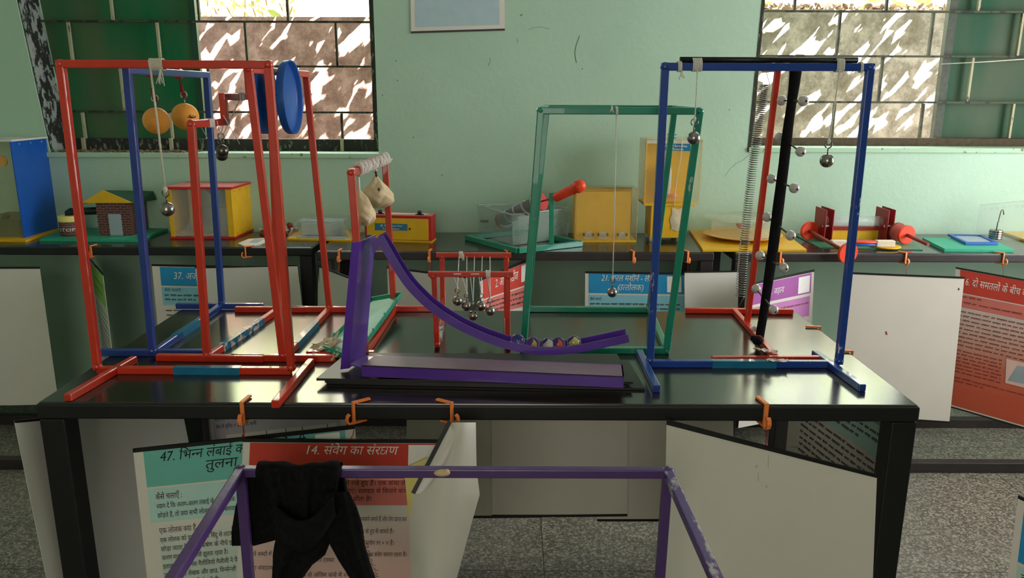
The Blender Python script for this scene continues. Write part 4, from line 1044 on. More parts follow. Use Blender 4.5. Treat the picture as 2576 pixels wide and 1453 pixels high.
def shape(t):
    out = []; i = 0
    while i < len(t):
        ch = t[i]
        if ch not in CONS: out.append((ch, '')); i += 1; continue
        cl = []; j = i
        while j < len(t) and t[j] in CONS:
            c = t[j]; j += 1; nk = j < len(t) and t[j] == NUK
            if nk: j += 1
            cl.append((c, nk))
            if j < len(t) and t[j] == VIR and j + 1 < len(t) and t[j + 1] in CONS: j += 1
            else: break
        marks = []
        while j < len(t) and (0x93E <= ord(t[j]) <= 0x94C or t[j] in '\u0901\u0902\u0903'): marks.append(t[j]); j += 1
        reph = False
        if len(cl) > 1 and cl[0][0] == 'र': reph = True; cl = cl[1:]
        if IM in marks: out.append((IM, ''))
        k = 0
        while k < len(cl):
            c, nk = cl[k]; last = k == len(cl) - 1
            if not last and cl[k + 1][0] == 'र' and k + 1 == len(cl) - 1: out.append((c, 'ra')); k += 2; continue
            if c == 'क' and not last and cl[k + 1][0] == 'ष': out.append(('ksh', 'poly')); k += 2; continue
            out.append((c, '' if last else 'half'))
            if nk: out.append((NUK, ''))
            k += 1
        if reph: out.append(('reph', 'poly'))
        for m in marks:
            if m != IM: out.append((m, ''))
        i = j
    return out
def poly_glyph(kind):
    def stroke(pts, wd, vs, fs):
        o = len(vs); n = len(pts)
        for k, p in enumerate(pts):
            a = pts[max(k - 1, 0)]; b = pts[min(k + 1, n - 1)]; dx, dy = b[0] - a[0], b[1] - a[1]; l = math.hypot(dx, dy) or 1
            vs += [(p[0] - dy / l * wd, p[1] + dx / l * wd), (p[0] + dy / l * wd, p[1] - dx / l * wd)]
        for k in range(n - 1): fs.append((o + 2 * k, o + 2 * k + 1, o + 2 * k + 3, o + 2 * k + 2))
    vs, fs = [], []; wd = .028
    if kind == 'ksh':
        stroke([(0, .60), (.66, .60)], wd, vs, fs); stroke([(.52, .60), (.52, 0)], wd, vs, fs)
        arc = lambda cx, cy, rx, ry, a0, a1, n=12: [(cx + rx * math.cos(math.radians(a0 + (a1 - a0) * k / n)), cy + ry * math.sin(math.radians(a0 + (a1 - a0) * k / n))) for k in range(n + 1)]
        stroke([(.30, .60)] + arc(.25, .455, .17, .115, 70, 290), wd, vs, fs)
        stroke(arc(.24, .19, .18, .155, 95, 330, 16) + [(.44, .24), (.52, .36)], wd, vs, fs)
        return vs, fs, .66
    stroke([(-.13, .62), (-.20, .70), (-.14, .80), (-.04, .78)], wd, vs, fs)
    return vs, fs, 0.0
def text_mesh(t):
    vs, fs, x = [], [], 0.0
    for ch, k in shape(t):
        g, f, adv = poly_glyph(ch) if k == 'poly' else glyph(ch, k == 'half')
        o = len(vs); vs += [(a + x, b) for a, b in g]; fs += [tuple(i + o for i in q) for q in f]
        if k == 'ra':
            o = len(vs); e = x + adv - .12
            vs += [(e - .26, .02), (e - .22, -.04), (e + .01, .17), (e, .25)]; fs.append((o, o + 1, o + 2, o + 3))
        x += adv
    return vs, fs, x

# ================================================================ POSTERS
class Poster:
    def __init__(s, label, q, bend=0.0, group='printed posters', sheet='paper_white', name='exhibit_poster', cat='poster', th=.0012, twist=0.0):
        s.q = [V(p) for p in q]; s.W = (s.q[1] - s.q[0]).length; s.H = (s.q[3] - s.q[0]).length; s.bend = bend
        s.n = ((s.q[3] - s.q[0]).cross(s.q[1] - s.q[0])).normalized()
        s.t = thing(name, label, cat, s.q[0].lerp(s.q[1], .5), group); s.k = 1
        mb = MB(); e = th / 2; nu, nv = 10, 8
        mb.grid(lambda u, v: s.P(u, v, e), nu, nv); mb.grid(lambda u, v: s.P(u, v, -e), nu, nv)
        for a in ((0, 0, 1, 0), (1, 0, 1, 1), (1, 1, 0, 1), (0, 1, 0, 0)):
            mb.grid(lambda u, v: s.P(a[0] + (a[2] - a[0]) * u, a[1] + (a[3] - a[1]) * u, e - 2 * e * v), 10, 1, False)
        s.e = e; mb.build('sheet', sheet, s.t)
    def P(s, u, v, o=0.0):
        a = s.q[0].lerp(s.q[1], u); b = s.q[3].lerp(s.q[2], u)
        return a.lerp(b, v) + s.n * (o + s.bend * math.sin(math.pi * u) * (.35 + .65 * v))
    def strip(s, top=True, bottom=False, h=.009):
        for on, v in ((top, 0), (bottom, 1)):
            if on:
                mb = MB(); hv = h / s.H
                for sg in (1, -1): mb.grid(lambda u, w: s.P(u, v - hv * .4 + hv * w * .9, sg * (s.e + .0016)), 10, 1, False)
                for vv in (v - hv * .4, v + hv * .5): mb.grid(lambda u, w: s.P(u, vv, (s.e + .0016) * (1 - 2 * w)), 10, 1, False)
                for uu in (0, 1): mb.grid(lambda u, w: s.P(uu, v - hv * .4 + hv * .9 * u, (s.e + .0016) * (1 - 2 * w)), 1, 1, False)
                mb.build('hanging_strip', 'black_plastic', s.t)
        return s
    def panel(s, u0, v0, u1, v1, m, lvl=1, name='printed_panel', poly=None):
        mb = MB()
        if poly: mb.add([s.P(u, v, s.e + .0004 * lvl) for u, v in poly], [range(len(poly))])
        else: mb.grid(lambda u, v: s.P(u0 + (u1 - u0) * u, v0 + (v1 - v0) * v, s.e + .0004 * lvl), max(2, int(12 * (u1 - u0))), max(1, int(10 * (v1 - v0))))
        mb.build(name, m, s.t); return s
    def text(s, items, m, name='printed_text', lvl=3, shear=0.0):
        """items: (text, u, v baseline, size, u end or None)"""
        for it in items:
            mb = MB(); t, u, v, size = it[:4]; vs, fs, adv = text_mesh(t); sx = size
            if len(it) > 4 and it[4]: sx = (it[4] - u) * s.W / adv
            mb.add([s.P(u + (x * sx + y * size * shear) / s.W, v - y * size / s.H, s.e + .0004 * lvl) for x, y in vs], fs)
            mb.build(name, m, s.t)
        return s
    def lines(s, rows, m, size=.006, name='text_lines', lvl=3, seed=1):
        """rows of type too small to read: (u0, u1, v)"""
        rs = random.Random(seed); mb = MB()
        for u0, u1, v in rows:
            u = u0
            while u < u1:
                wd = rs.uniform(.012, .036) / s.W; e = min(u + wd, u1)
                hv = size / s.H * rs.uniform(.75, 1.0)
                if e - u > .004 / s.W:
                    mb.grid(lambda a, b: s.P(u + (e - u) * a, v - hv + size * .28 / s.H * b, s.e + .0004 * lvl), 2, 1, False)
                    k = u
                    while k < e - .0025 / s.W:
                        kk = min(e, k + rs.uniform(.0018, .0032) / s.W)
                        mb.grid(lambda a, b: s.P(k + (kk - k) * a, v - hv * (1 - .9 * b), s.e + .0004 * lvl), 1, 1, False); k = kk + rs.uniform(.0016, .003) / s.W
                u = e + rs.uniform(.004, .007) / s.W
        mb.build(name, m, s.t); return s
    def cords(s, pairs, m='red_string', r=.0009):
        mb = MB()
        for p, u, v in pairs:
            mb.tube([p, V(p) * .5 + s.P(u, v, .002) * .5 + V((.002, 0, 0)), s.P(u, v, .002)], r, 5)
        mb.build('hanging_cord', m, s.t); return s
def pq(pts, Ys):
    return [onY(x, y, Yv) for (x, y), Yv in zip(pts, Ys)]

CLIPS = 'orange table edge clips'
def clip(label, edge, inward, s=1.0, up=0.0, wd=.0085):
    """printed table clip: lip on the top, a strap over the edge, a bar below and a J hook outside"""
    e = V(edge); d = V((inward[0], inward[1], 0)).normalized(); z = V((0, 0, 1)); n = d.cross(z)
    prof = [(.036, .0035), (-.0025, .0035), (-.0025, -.0405), (.024, -.0405)]
    hook = [(-.0025, -.0405), (-.010, -.0425), (-.016, -.0385), (-.0185, -.031), (-.0165, -.0235), (-.013, -.0205)]
    mb = MB()
    P_ = lambda a, b: e + d * a * s + z * (b * s if b < 0 else b) + z * up
    for pl, th in ((prof, .0042), (hook, .0038)):
        for i in range(len(pl) - 1):
            a, b = P_(*pl[i]), P_(*pl[i + 1]); ex = (b - a).normalized() * th * .45
            mb.bar(a - ex * (i > 0), b + ex * .9, wd * s, th * s, up=n.cross((b - a).normalized()) if True else z)
    return tag(mb.build('edge_clip', 'orange_plastic', origin=tuple(e), bevel=.0006), label, 'clip', CLIPS)
fe_ = 1.522
E_ = lambda px, py=1012: V((onZ(px, py, T).x, fe_, T))
c1 = E_(612); clip('orange clip on the front edge under the left red frame, seen edge on', c1, (.12, 1))
c2 = E_(893); clip('orange clip on the front edge, turned so its hook points left', c2, (.78, .62), 1.0)
c3 = E_(1135); clip('orange clip on the front edge above the curled poster, its hook pointing right', c3, (-.85, .52), 1.0)
c4 = E_(1924, 1016); clip('orange clip at the right of the front edge, above the large blank sheet', c4, (-.16, 1), 1.1)
re_ = .842
for px, py, lb in ((2062, 815, 'orange clip on the right edge of the front table, farther from the viewer'), (2142, 880, 'orange clip on the right edge of the front table, nearer the viewer')):
    p = onX(px, py, re_); clip(lb, (re_, p.y, T), (-1, .12))
clip('orange clip on the left edge of the front table beside the blue foot', (-.980, onZ(290, 888, T).y, T), (1, .02))
clip('orange clip on the rear edge of the front table behind the green frame', (onZ(1688, 778, T).x, 2.252, T), (-.2, -1))
clip('orange clip on the rear edge of the front table behind the blue foot', (onZ(664, 772, T).x, 2.252, T), (-.6, -.8))
for px, yb_, dv, lb in ((229, 3.215, (.15, 1), 'orange clip on the left wall table behind the red post'), (618, 3.215, (.8, .6), 'orange clip on the left wall table below the cream card, its hook turned left'),
                        (852, 3.14, (.1, 1), 'orange clip on the middle wall table beside the purple tower'), (1080, 3.14, (.12, 1), 'orange clip on the middle wall table left of the cradle bar'),
                        (1275, 3.14, (-.3, 1), 'orange clip on the middle wall table behind the right end of the cradle bar'), (1594, 3.14, (-.25, 1), 'orange clip on the middle wall table below the yellow clear box'),
                        (1731, 3.14, (-.3, 1), 'orange clip on the middle wall table right of the green frame post'), (1964, 3.13, (-.5, .9), 'orange clip on the right wall table below the yellow turntable base'),
                        (2280, 3.13, (-.45, .9), 'orange clip on the right wall table above the large blank white sheet'), (2526, 3.13, (-.6, .8), 'orange clip on the right wall table above the red angle poster')):
    clip(lb, (onY(px, 626, yb_).x, yb_, T), dv, 1.0)

hookpt = lambda c, d=(0, 0): c + V((d[0], -.006 + d[1], -.045))
# poster 47, teal
p = Poster('teal poster numbered 47 hanging under the front edge at left', pq([(335, 1132), (893, 1072), (940, 1755), (409, 1808)], (1.497, 1.508, 1.505, 1.49)), .004)
p.strip(h=.009).panel(.045, .008, .955, .131, 'print_teal').panel(.045, .137, .955, .256, 'print_teal_pale').panel(.82, .012, .93, .098, 'print_white', 2)
p.panel(.075, .27, .955, .97, 'fade_teal')
p.text([('47. भिन्न लंबाई के', .115, .046, .030, .500), ('लोलकों की', .53, .046, .030, .77), ('तुलना करना', .315, .088, .030, .62)], 'print_black', 'title_text', shear=.2)
p.text([('कैसे चलाएँ :', .08, .176, .0185, .20), ('एक लोलक क्या है :', .08, .296, .0185, .262)], 'print_brown', 'heading_text')
p.text([('ध्यान दें कि अलग-अलग लंबाई के तीन लोलक', .08, .208, .0155, .438), ('छोड़ते हैं, तो क्या सभी लोलक समान समयावधि में', .08, .240, .0155, .49),
        ('एक लोलक को एक निश्चित बिंदु से लटकने वाला', .08, .328, .0155, .475), ('छोड़ा जाता है, गुरुत्वाकर्षण के नीचे झूलने के', .08, .360, .0155, .47), ('कारण मध्य से आगे-पीछे झूलता रहता है।', .08, .392, .0155, .385),
        ('इतालवी वैज्ञानिक गैलीलियो गैलीली ने पेंडुलम के', .08, .424, .0155, .49), ('उनके जीवनी लेखक और छात्र, विन्सेन्ज़ो विवियनी', .08, .456, .0155, .49), ('झूमर की झूलने की गति से जगी थी।', .08, .488, .0155, .335),
        ('गैलीलियो महत्वपूर्ण गुणधर्म की खोज की जो', .08, .520, .0155, .47), ('कि दोलन के आयाम से', .23, .552, .0155, .45)], 'print_black', 'body_text')
p.cords([(hookpt(c1), .49, .004)])
# poster 14, red
p = Poster('red poster numbered 14 behind the black scarf', pq([(612, 1106), (1132, 1109), (1120, 1795), (580, 1795)], (1.484, 1.486, 1.484, 1.484)), .003)
p.strip(h=.0075).panel(.034, .008, .958, .126, 'print_red').panel(.034, .130, .958, .218, 'print_pink').panel(.034, .222, .958, .97, 'fade_rose').panel(.80, .012, .94, .108, 'print_white', 2)
p.text([('14. संवेग का संरक्षण', .297, .044, .028, .745)], 'print_white', 'title_text', shear=.2)
p.text([('सभी कंचे विराम अवस्था में रखे हुए हैं। एक कंचा लें', .22, .148, .0145, .79), ('और इसे छोड़ें कंचों से टकराएं। स्लाइड से कितने कंचे', .22, .175, .0145, .80), ('क्या होता है?', .49, .202, .0145, .63)], 'print_brown', 'panel_text')
p.text([('खिसकने लगते हैं और वेग प्राप्त कर', .565, .273, .0145, .80), ('वेग के रूप में जानते हैं।', .575, .316, .0145, .74), ('का संवेग M × V है।', .58, .357, .0145, .745), ('में कुल संवेग समान रहता है।', .595, .398, .0145, .805),
        ('सीधे शब्दों में कहें', .05, .398, .0145, .20), ('पहले और टक्कर', .32, .418, .0145, .46), ('वेग संरक्षण के', .06, .448, .0145, .20), ('कंचे से अंतिम कंचे में स्थानांतरित', .29, .472, .0145, .62), ('इस प्रकरण', .06, .496, .0145, .17)], 'print_dark', 'body_text')
p.cords([(hookpt(c1), .004, .004), (hookpt(c2), .515, .004)])
# large blank sheet at the right front
p = Poster('large blank white sheet hanging aslant at the right front with a black top strip', pq([(1677, 1060), (2206, 1196), (2186, 1690), (1662, 1760)], (1.50, 1.47, 1.46, 1.49)), .004)
p.strip(h=.012).cords([(hookpt(c4), .468, .004), (hookpt(c4) + V((.004, 0, 0)), .474, .004)])
mb = MB()
for (u, v, a, b) in ((.485, .05, .003, .03), (.44, .12, .003, .02), (.48, .15, .005, .006), (.43, .08, .006, .006), (.575, .02, .003, .003)):
    mb.add([p.P(u + a * math.cos(t), v + b * math.sin(t), p.e + .0006) for t in [k * math.pi / 5 for k in range(10)]], [range(10)])
mb.build('smudge', 'paper_grey', p.t)
# blank sheets along the rear edge of the front table
for i, (x0, x1, yb_, Yv, lb) in enumerate(((1022, 1366, 1297, 2.274, 'blank sheet under the rear edge of the table, mostly behind the curled poster'), (1236, 1580, 1294, 2.262, 'blank sheet in the middle under the rear edge of the table'),
                                          (1500, 1846, 1305, 2.286, 'blank sheet under the rear edge at right, its bottom strip lowest'))):
    p = Poster(lb, pq([(x0, 812), (x1, 815), (x1 - 2, yb_), (x0 + 2, yb_ + 2)], (Yv,) * 4), .002, 'blank poster backs', 'paper_grey')
    p.strip(True, True)
# sheet at the left side
p = Poster('blank white sheet hanging under the left end of the front table', pq([(36, 1060), (456, 1022), (566, 1560), (170, 1712)], (1.50, 2.02, 2.02, 1.50)), .004, 'blank poster backs', 'paper_pale')
p.strip(h=.006)
# mauve poster behind
p = Poster('lilac text poster behind the teal poster, under the rear table edge', pq([(488, 852), (836, 814), (905, 1300), (560, 1338)], (2.268,) * 4))
p.strip().panel(.045, .3, .96, .97, 'print_lilac').panel(.13, .49, .93, .8, 'paper_white', 2)
p.text([('सरलता से कहें तो, एक', .065, .415, .018, .30), ('वेग में वृद्धि = दबाव में कमी', .065, .455, .018, .36)], 'print_black', 'body_text')
mb = MB()
for u in (.25, .42, .56, .68, .86): mb.add([p.P(u, .49, .0018), p.P(u + .005, .49, .0018), p.P(u + .005, .545, .0018), p.P(u, .545, .0018)], [(0, 1, 2, 3)])
mb.build('chart_ticks', 'print_black', p.t)
# sea green text poster along the right side
p = Poster('sea green text poster under the right end of the front table, seen aslant', [V((.79, 2.10, .775)), V((.885, 1.665, .765)), V((.885, 1.665, .165)), V((.79, 2.10, .175))], .0)
p.strip().panel(.10, .01, .95, .14, 'print_teal').panel(.10, .15, .95, .28, 'print_teal_pale').panel(.79, .02, .93, .12, 'print_white', 2)
p.lines([(.16, .85, .185), (.16, .90, .215), (.16, .70, .245)] + [(.14, .93, .31 + .031 * k) for k in range(14)], 'print_dark', .0085, seed=4)
# curled poster in front
t = thing('curled_poster', 'yellow poster curled over so its white back shows, beside the red poster', 'poster', onY(1130, 1062, 1.47), 'printed posters')
body = {0: (1128, 1197, 1062), .3: (1060, 1199, 1180), .45: (1040, 1207, 1243), .6: (1030, 1188, 1310), 1: (1036, 1120, 1560)}
ks = sorted(body)
def cb(u, v, o=0):
    k = max(i for i in range(len(ks) - 1) if ks[i] <= v + 1e-9); g = (v - ks[k]) / (ks[k + 1] - ks[k]); g = g * g * (3 - 2 * g)
    a, b = body[ks[k]], body[ks[k + 1]]; x0, x1, y = [a[i] * (1 - g) + b[i] * g for i in range(3)]
    return onY(x0 + (x1 - x0) * u, y, 1.462 + o - .045 * math.sin(math.pi * u) * (.6 + .4 * v) - .02 * math.sin(3.2 * v) * u)
mb = MB(); mb.grid(lambda u, v: cb(u, v), 20, 26); mb.build('sheet', 'paper_white', t)
fl = [(1130, 1062), (1162, 1108), (1072, 1228), (1040, 1238)]
def fp(u, v):
    a = onY(*fl[0], 1.452).lerp(onY(*fl[1], 1.440), u); b = onY(*fl[3], 1.395).lerp(onY(*fl[2], 1.41), u)
    return a.lerp(b, v) + V((0, -.012 * math.sin(math.pi * u), 0))
MB().grid(fp, 8, 12).build('turned_corner', 'paper_white', t)
mb = MB(); mb.bar(onY(1131, 1060, 1.449), onY(1039, 1240, 1.392), .008, .004, up=(0, 1, 0)); mb.build('hanging_strip', 'black_plastic', t)
yl = [(1016, 1178), (1078, 1150), (1062, 1250), (1046, 1326), (1028, 1300)]
MB().extr([onY(x, y, 1.470 - .0 * i) for i, (x, y) in enumerate(yl)], (0, .0012, 0)).build('printed_face', 'print_yellow', t)
MB().tube([hookpt(c3), onY(1131, 1060, 1.449)], .0009, 5).build('hanging_cord', 'red_string', t)

# ---- posters of the wall tables
def bclip(px, yb_): return V((onY(px, 626, yb_).x, yb_ - .006, T - .042))
p = Poster('blank white sheet at the far left below the wall table', pq([(-165, 672), (100, 673), (148, 1016), (-112, 1020)], (3.19,) * 4), .004, 'blank poster backs'); p.strip()
p = Poster('green poster turned edge on below the left wall table', pq([(226, 652), (259, 690), (296, 1000), (268, 940)], (3.50, 3.08, 3.06, 3.46)), .0)
p.strip().panel(.05, .02, .97, .28, 'print_lime').panel(.05, .30, .97, .97, 'paper_pale')
p.lines([(.1, .9, .12), (.1, .8, .2)] + [(.1, .93, .36 + .05 * k) for k in range(11)], 'print_dark', .008, seed=2)
p.cords([(bclip(229, 3.215), .5, .0)])
p = Poster('blue poster numbered 37 partly behind a blank sheet', pq([(382, 666), (640, 672), (668, 1012), (414, 1008)], (3.19,) * 4))
p.strip().panel(.075, .012, .95, .145, 'print_blue').panel(.075, .155, .95, .285, 'print_blue_pale')
p.text([('37. अजीब', .20, .095, .042, .50)], 'print_white', 'title_text', shear=.15).text([('कैसे चलाएँ :', .10, .185, .018, .28)], 'print_black', 'heading_text')
p.lines([(.10, .9, .22), (.10, .40, .25)] + [(.10, .92, .33 + .034 * k) for k in range(2)] + [(.10, .92, .43 + .034 * k) for k in range(12)], 'print_dark', .009, seed=3)
p = Poster('blank white sheet in front of the blue poster numbered 37', pq([(491, 673), (748, 667), (788, 1004), (532, 1012)], (3.14,) * 4), .004, 'blank poster backs', 'paper_pale'); p.strip(h=.006)
p.cords([(bclip(612, 3.215), .47, .0)])
p = Poster('blank sheet tilted below the middle wall table, left of the purple tower', pq([(801, 668), (916, 712), (905, 992), (796, 962)], (3.15, 2.86, 2.86, 3.15)), .003, 'blank poster backs', 'paper_pale'); p.strip()
p.cords([(bclip(852, 3.14), .45, .0), (bclip(852, 3.14) + V((.004, 0, 0)), .46, 0)])
p = Poster('blank sheet below the middle wall table, behind the left half of the cradle', pq([(974, 672), (1176, 697), (1190, 1030), (984, 1010)], (3.11, 3.0, 3.0, 3.11)), .003, 'blank poster backs', 'paper_pale'); p.strip()
p.cords([(bclip(1080, 3.14), .52, .0), (bclip(1080, 3.14) + V((.005, 0, 0)), .54, 0)])
p = Poster('red poster numbered 2 seen aslant behind the cradle', pq([(1207, 704), (1332, 652), (1326, 1012), (1216, 1000)], (2.93, 3.22, 3.22, 2.93)))
p.strip().panel(.05, .012, .96, .165, 'print_red').panel(.05, .175, .96, .31, 'print_pink').panel(.82, .02, .95, .135, 'print_white', 2)
p.text([('2. आर्किमिडीज', .28, .105, .042, .74)], 'print_white', 'title_text', shear=.15)
p.lines([(.1, .9, .215), (.1, .9, .25), (.1, .9, .285)] + [(.1, .92, .36 + .034 * k) for k in range(12)], 'print_dark', .008, seed=6)
p = Poster('blue poster numbered 21 behind the green frame', pq([(1472, 684), (1729, 688), (1734, 1042), (1470, 1040)], (3.09,) * 4))
p.strip().panel(.035, .008, .965, .142, 'print_blue').panel(.035, .152, .965, .32, 'print_blue_pale').panel(.80, .02, .94, .128, 'print_white', 2)
p.text([('21. सरल मशीनें - लीवर', .155, .056, .036, .70), ('(उत्तोलक)', .31, .118, .036, .54)], 'print_white', 'title_text', shear=.2).text([('कैसे चलाएँ :', .05, .19, .016, .17)], 'print_black', 'heading_text')
p.lines([(.05, .93, .222), (.05, .92, .252), (.05, .9, .282)] + [(.05, .93, .36 + .034 * k) for k in range(12)], 'print_dark', .009, seed=7)
p.cords([(bclip(1594, 3.14), .49, .0)])
p = Poster('blank white sheet below the wall table between the blue and purple posters', pq([(1722, 684), (1858, 682), (1851, 1052), (1724, 1042)], (3.07, 3.10, 3.10, 3.07)), .0, 'blank poster backs', 'paper_pale'); p.strip(h=.006)
p.cords([(bclip(1731, 3.14), .05, .0)])
p = Poster('purple poster numbered 4 behind the red wave stand', pq([(1893, 713), (2048, 680), (2032, 1042), (1857, 1076)], (2.96, 3.17, 3.17, 2.96)))
p.strip().panel(.02, .012, .955, .145, 'print_mauve').panel(.02, .165, .945, .30, 'print_mauve_pale').panel(.74, .025, .93, .135, 'print_white', 2)
p.text([('4. जड़त्व', .27, .10, .034, .50)], 'print_white', 'title_text', shear=.15)
p.lines([(.08, .92, .215), (.3, .65, .25)] + [(.08, .92, .36 + .034 * k) for k in range(12)], 'print_rose', .008, seed=8)
p.cords([(bclip(1964, 3.13), .5, .0)])
p = Poster('large blank white sheet below the right wall table', pq([(2134, 686), (2426, 698), (2388, 1061), (2106, 1040)], (3.06, 3.02, 3.02, 3.06)), .003, 'blank poster backs'); p.strip(True, True, h=.008)
p.cords([(bclip(2280, 3.13), .50, .0)])
MB().add([p.P(u, v, p.e + .0006) for u, v in ((.36, .39), (.375, .385), (.385, .41), (.37, .412))], [(0, 1, 2, 3)]).build('scratch', 'print_rose', p.t)
MB().add([p.P(u, v, p.e + .0006) for u, v in ((.955, .07), (.967, .07), (.967, .085), (.955, .085))], [(0, 1, 2, 3)]).build('staple', 'print_dark', p.t)
p = Poster('red poster numbered 6 at the right edge of the photo', pq([(2404, 673), (2690, 724), (2662, 1100), (2391, 1022)], (3.11, 2.93, 2.93, 3.11)))
p.strip(True, True, h=.007).panel(.045, .008, .99, .165, 'print_red').panel(.03, .172, .99, .265, 'print_pink').panel(.0, .27, .99, .985, 'fade_red')
p.text([('6. दो समतलों के बीच का कोण', .09, .105, .042, .80)], 'print_white', 'title_text', shear=.12)
p.lines([(.06, .25, .195), (.04, .9, .235)] + [(.03, .92, .30 + .030 * k) for k in range(9)] + [(.03, .46, .58 + .026 * k) for k in range(7)] + [(.03, .92, .78), (.03, .3, .805)], 'print_rose', .008, seed=9)
p.panel(.50, .55, .95, .72, 'print_pink_pale', 4, 'figure_panel').panel(0, 0, 1, 1, 'print_slate', 5, 'figure', poly=[(.52, .70), (.60, .58), (.78, .57), (.74, .69)]).panel(0, 0, 1, 1, 'print_slate', 6, 'figure', poly=[(.74, .69), (.80, .60), (.94, .62), (.94, .70)])
p.cords([(bclip(2526, 3.13), .43, .0)])
p = Poster('blue poster cut off by the lower right corner of the photo', pq([(2562, 1248), (2900, 1400), (2860, 2000), (2492, 1790)], (1.62, 1.40, 1.40, 1.62)))
p.strip().panel(.06, .02, .95, .27, 'print_blue').panel(.06, .285, .95, .5, 'print_teal_pale')
p.text([('क्या करें :', .10, .35, .034, .36)], 'print_black', 'heading_text'); p.lines([(.1, .9, .40), (.1, .9, .44)], 'print_dark', .009, seed=10)
p.cords([(p.P(.5, 0) + V((0, 0, .16)), .5, 0)])
# wall poster
yy = WY - .004
p = Poster('pale blue poster on the wall between the windows', [onY(1026, -420, yy), onY(1264, -424, yy), onY(1270, 74, yy), onY(1034, 81, yy)], 0, None)
p.strip(False, True, h=.009).panel(.045, .03, .945, .975, 'print_sky')

# ================================================================ EXHIBITS ON THE WALL TABLES
def quadZ(pts, z): return [onZ(x, y, z) for x, y in pts]
def slab(pts, z, h, name, m, parent, bevel=.001):
    P_ = [onZ(x, y, z + h) for x, y in pts]
    return MB().prismZ([(p.x, p.y) for p in P_], z, z + h).build(name, m, parent, bevel=bevel)
def label_text(root, q, rows, m='print_white', name='label_text'):
    """rows of text on a small flat label given by its four corners"""
    q = [V(p) for p in q]; n = (q[3] - q[0]).cross(q[1] - q[0]).normalized(); mb = MB()
    H = (q[3] - q[0]).length
    for t, u0, u1, v, size in rows:
        vs, fs, adv = text_mesh(t); W = (q[1] - q[0]).length; sx = (u1 - u0) * W / adv
        mb.add([q[0].lerp(q[1], u0 + x * sx / W).lerp(q[3].lerp(q[2], u0 + x * sx / W), v - y * size / H) + n * .0008 for x, y in vs], fs)
    return mb.build(name, m, root)

# ---- tall clear case with a blue side, far left
t = thing('display_case', 'tall clear case with a blue side panel at the far left edge', 'case', onZ(0, 598, T))
z1 = T + .010
slab([(-120, 600), (64, 604), (150, 577), (-20, 574)], T, .010, 'base_board', 'yellow_board', t)
A = onZ(62, 598, z1); B = onZ(150, 572, z1); A2 = onY(22, 358, A.y); B2 = onY(118, 346, B.y); zt = (A2.z + B2.z) / 2
Lx = V((A.x - .26, A.y, z1)); nx = V((-.005, 0, 0))
up_ = V((0, 0, zt - z1))
MB().hexa([A + nx, A, B, B + nx], [A + nx + up_, A + up_, B + up_, B + nx + up_]).build('side_panel', 'blue_board', t)
Bl = V((B.x - .26, B.y, z1))
MB().hexa([Lx, A + nx, A + nx + V((0, .003, 0)), Lx + V((0, .003, 0))], [Lx + up_, A + nx + up_, A + nx + up_ + V((0, .003, 0)), Lx + up_ + V((0, .003, 0))]).build('front_pane', 'clear_yellow', t)
MB().hexa([Bl - V((0, .003, 0)), B + nx - V((0, .003, 0)), B + nx, Bl], [Bl + up_ - V((0, .003, 0)), B + nx + up_ - V((0, .003, 0)), B + nx + up_, Bl + up_]).build('rear_pane', 'clear_yellow', t)
MB().hexa([Lx + up_, A + up_ + V((.004, 0, 0)), B + up_ + V((.004, 0, 0)), Bl + up_], [p + V((0, 0, .008)) for p in (Lx + up_, A + up_ + V((.004, 0, 0)), B + up_ + V((.004, 0, 0)), Bl + up_)]).build('lid', 'white_plastic', t, bevel=.001)
mb = MB()
for f in (.2, .5, .8): c = A.lerp(B, f) + up_ + V((.0015, 0, -.012)); mb.cyl(c, c + V((.0012, 0, 0)), .0028, 8)
mb.build('screw_head', 'white_plastic', t)
MB().box(A.x - .22, A.x - .03, A.y + .025, B.y - .012, z1, z1 + .075).build('inner_block', 'dark_green_board', t, bevel=.003)
MB().sphere(V((A.x - .10, A.y + .05, z1 + .085)), .018, 14, 9, (1, 1, .7)).build('inner_cap', 'dark_green_board', t)
c = onY(5, 405, A.y + .02)
MB().cyl(c + V((0, -.004, 0)), c + V((0, .004, 0)), .022, 26).build('spool', 'orange_ball', t)
MB().tube([c + V((.02, 0, .002)), onY(30, 404, A.y + .02)], .0011, 5).build('string', 'cream_string', t)
MB().tube([c + V((.014, 0, -.015)), onY(22, 450, A.y + .02), onY(16, 500, A.y + .02), c + V((0, 0, -.19))], .0009, 5).build('string', 'cream_string', t)

# ---- toy house with chimney can
t = thing('toy_house', 'toy brick house with a yellow gable and green roof on a teal board', 'model house', onZ(250, 598, T))
slab([(98, 600), (345, 602), (422, 574), (170, 572)], T, .012, 'base_board', 'teal_board', t)
mb = MB()
for px in (120, 180, 262, 325): c = onZ(px, 604, T + .002); mb.box(c.x - .006, c.x + .006, c.y - .003, c.y + .002, T, T + .006)
mb.build('board_clip', 'teal_board', t)
zb_ = T + .012
fa, fb_ = onZ(250, 592, zb_), onZ(333, 592, zb_); rb = onZ(372, 575, zb_)
hh = onY(290, 509, fa.y).z
dp = V((rb.x - fb_.x, rb.y - fb_.y, 0))
MB().prismZ([(fa.x, fa.y), (fb_.x, fb_.y), (fb_.x + dp.x, fb_.y + dp.y), (fa.x + dp.x, fa.y + dp.y)], zb_, hh).build('brick_wall', 'brick', t)
da, db = onY(272, 538, fa.y), onY(310, 591, fa.y)
MB().box(da.x, db.x, fa.y - .002, fa.y, zb_ + .001, da.z).build('door', 'print_slate', t)
gl, gt, gr = onY(205, 510, fa.y - .006), onY(259, 478, fa.y - .006), onY(333, 510, fa.y - .006)
MB().extr([gl, gt, gr], (0, .005, 0)).build('gable', 'yellow_board', t)
yr_ = gt.y + dp.y * 1.1
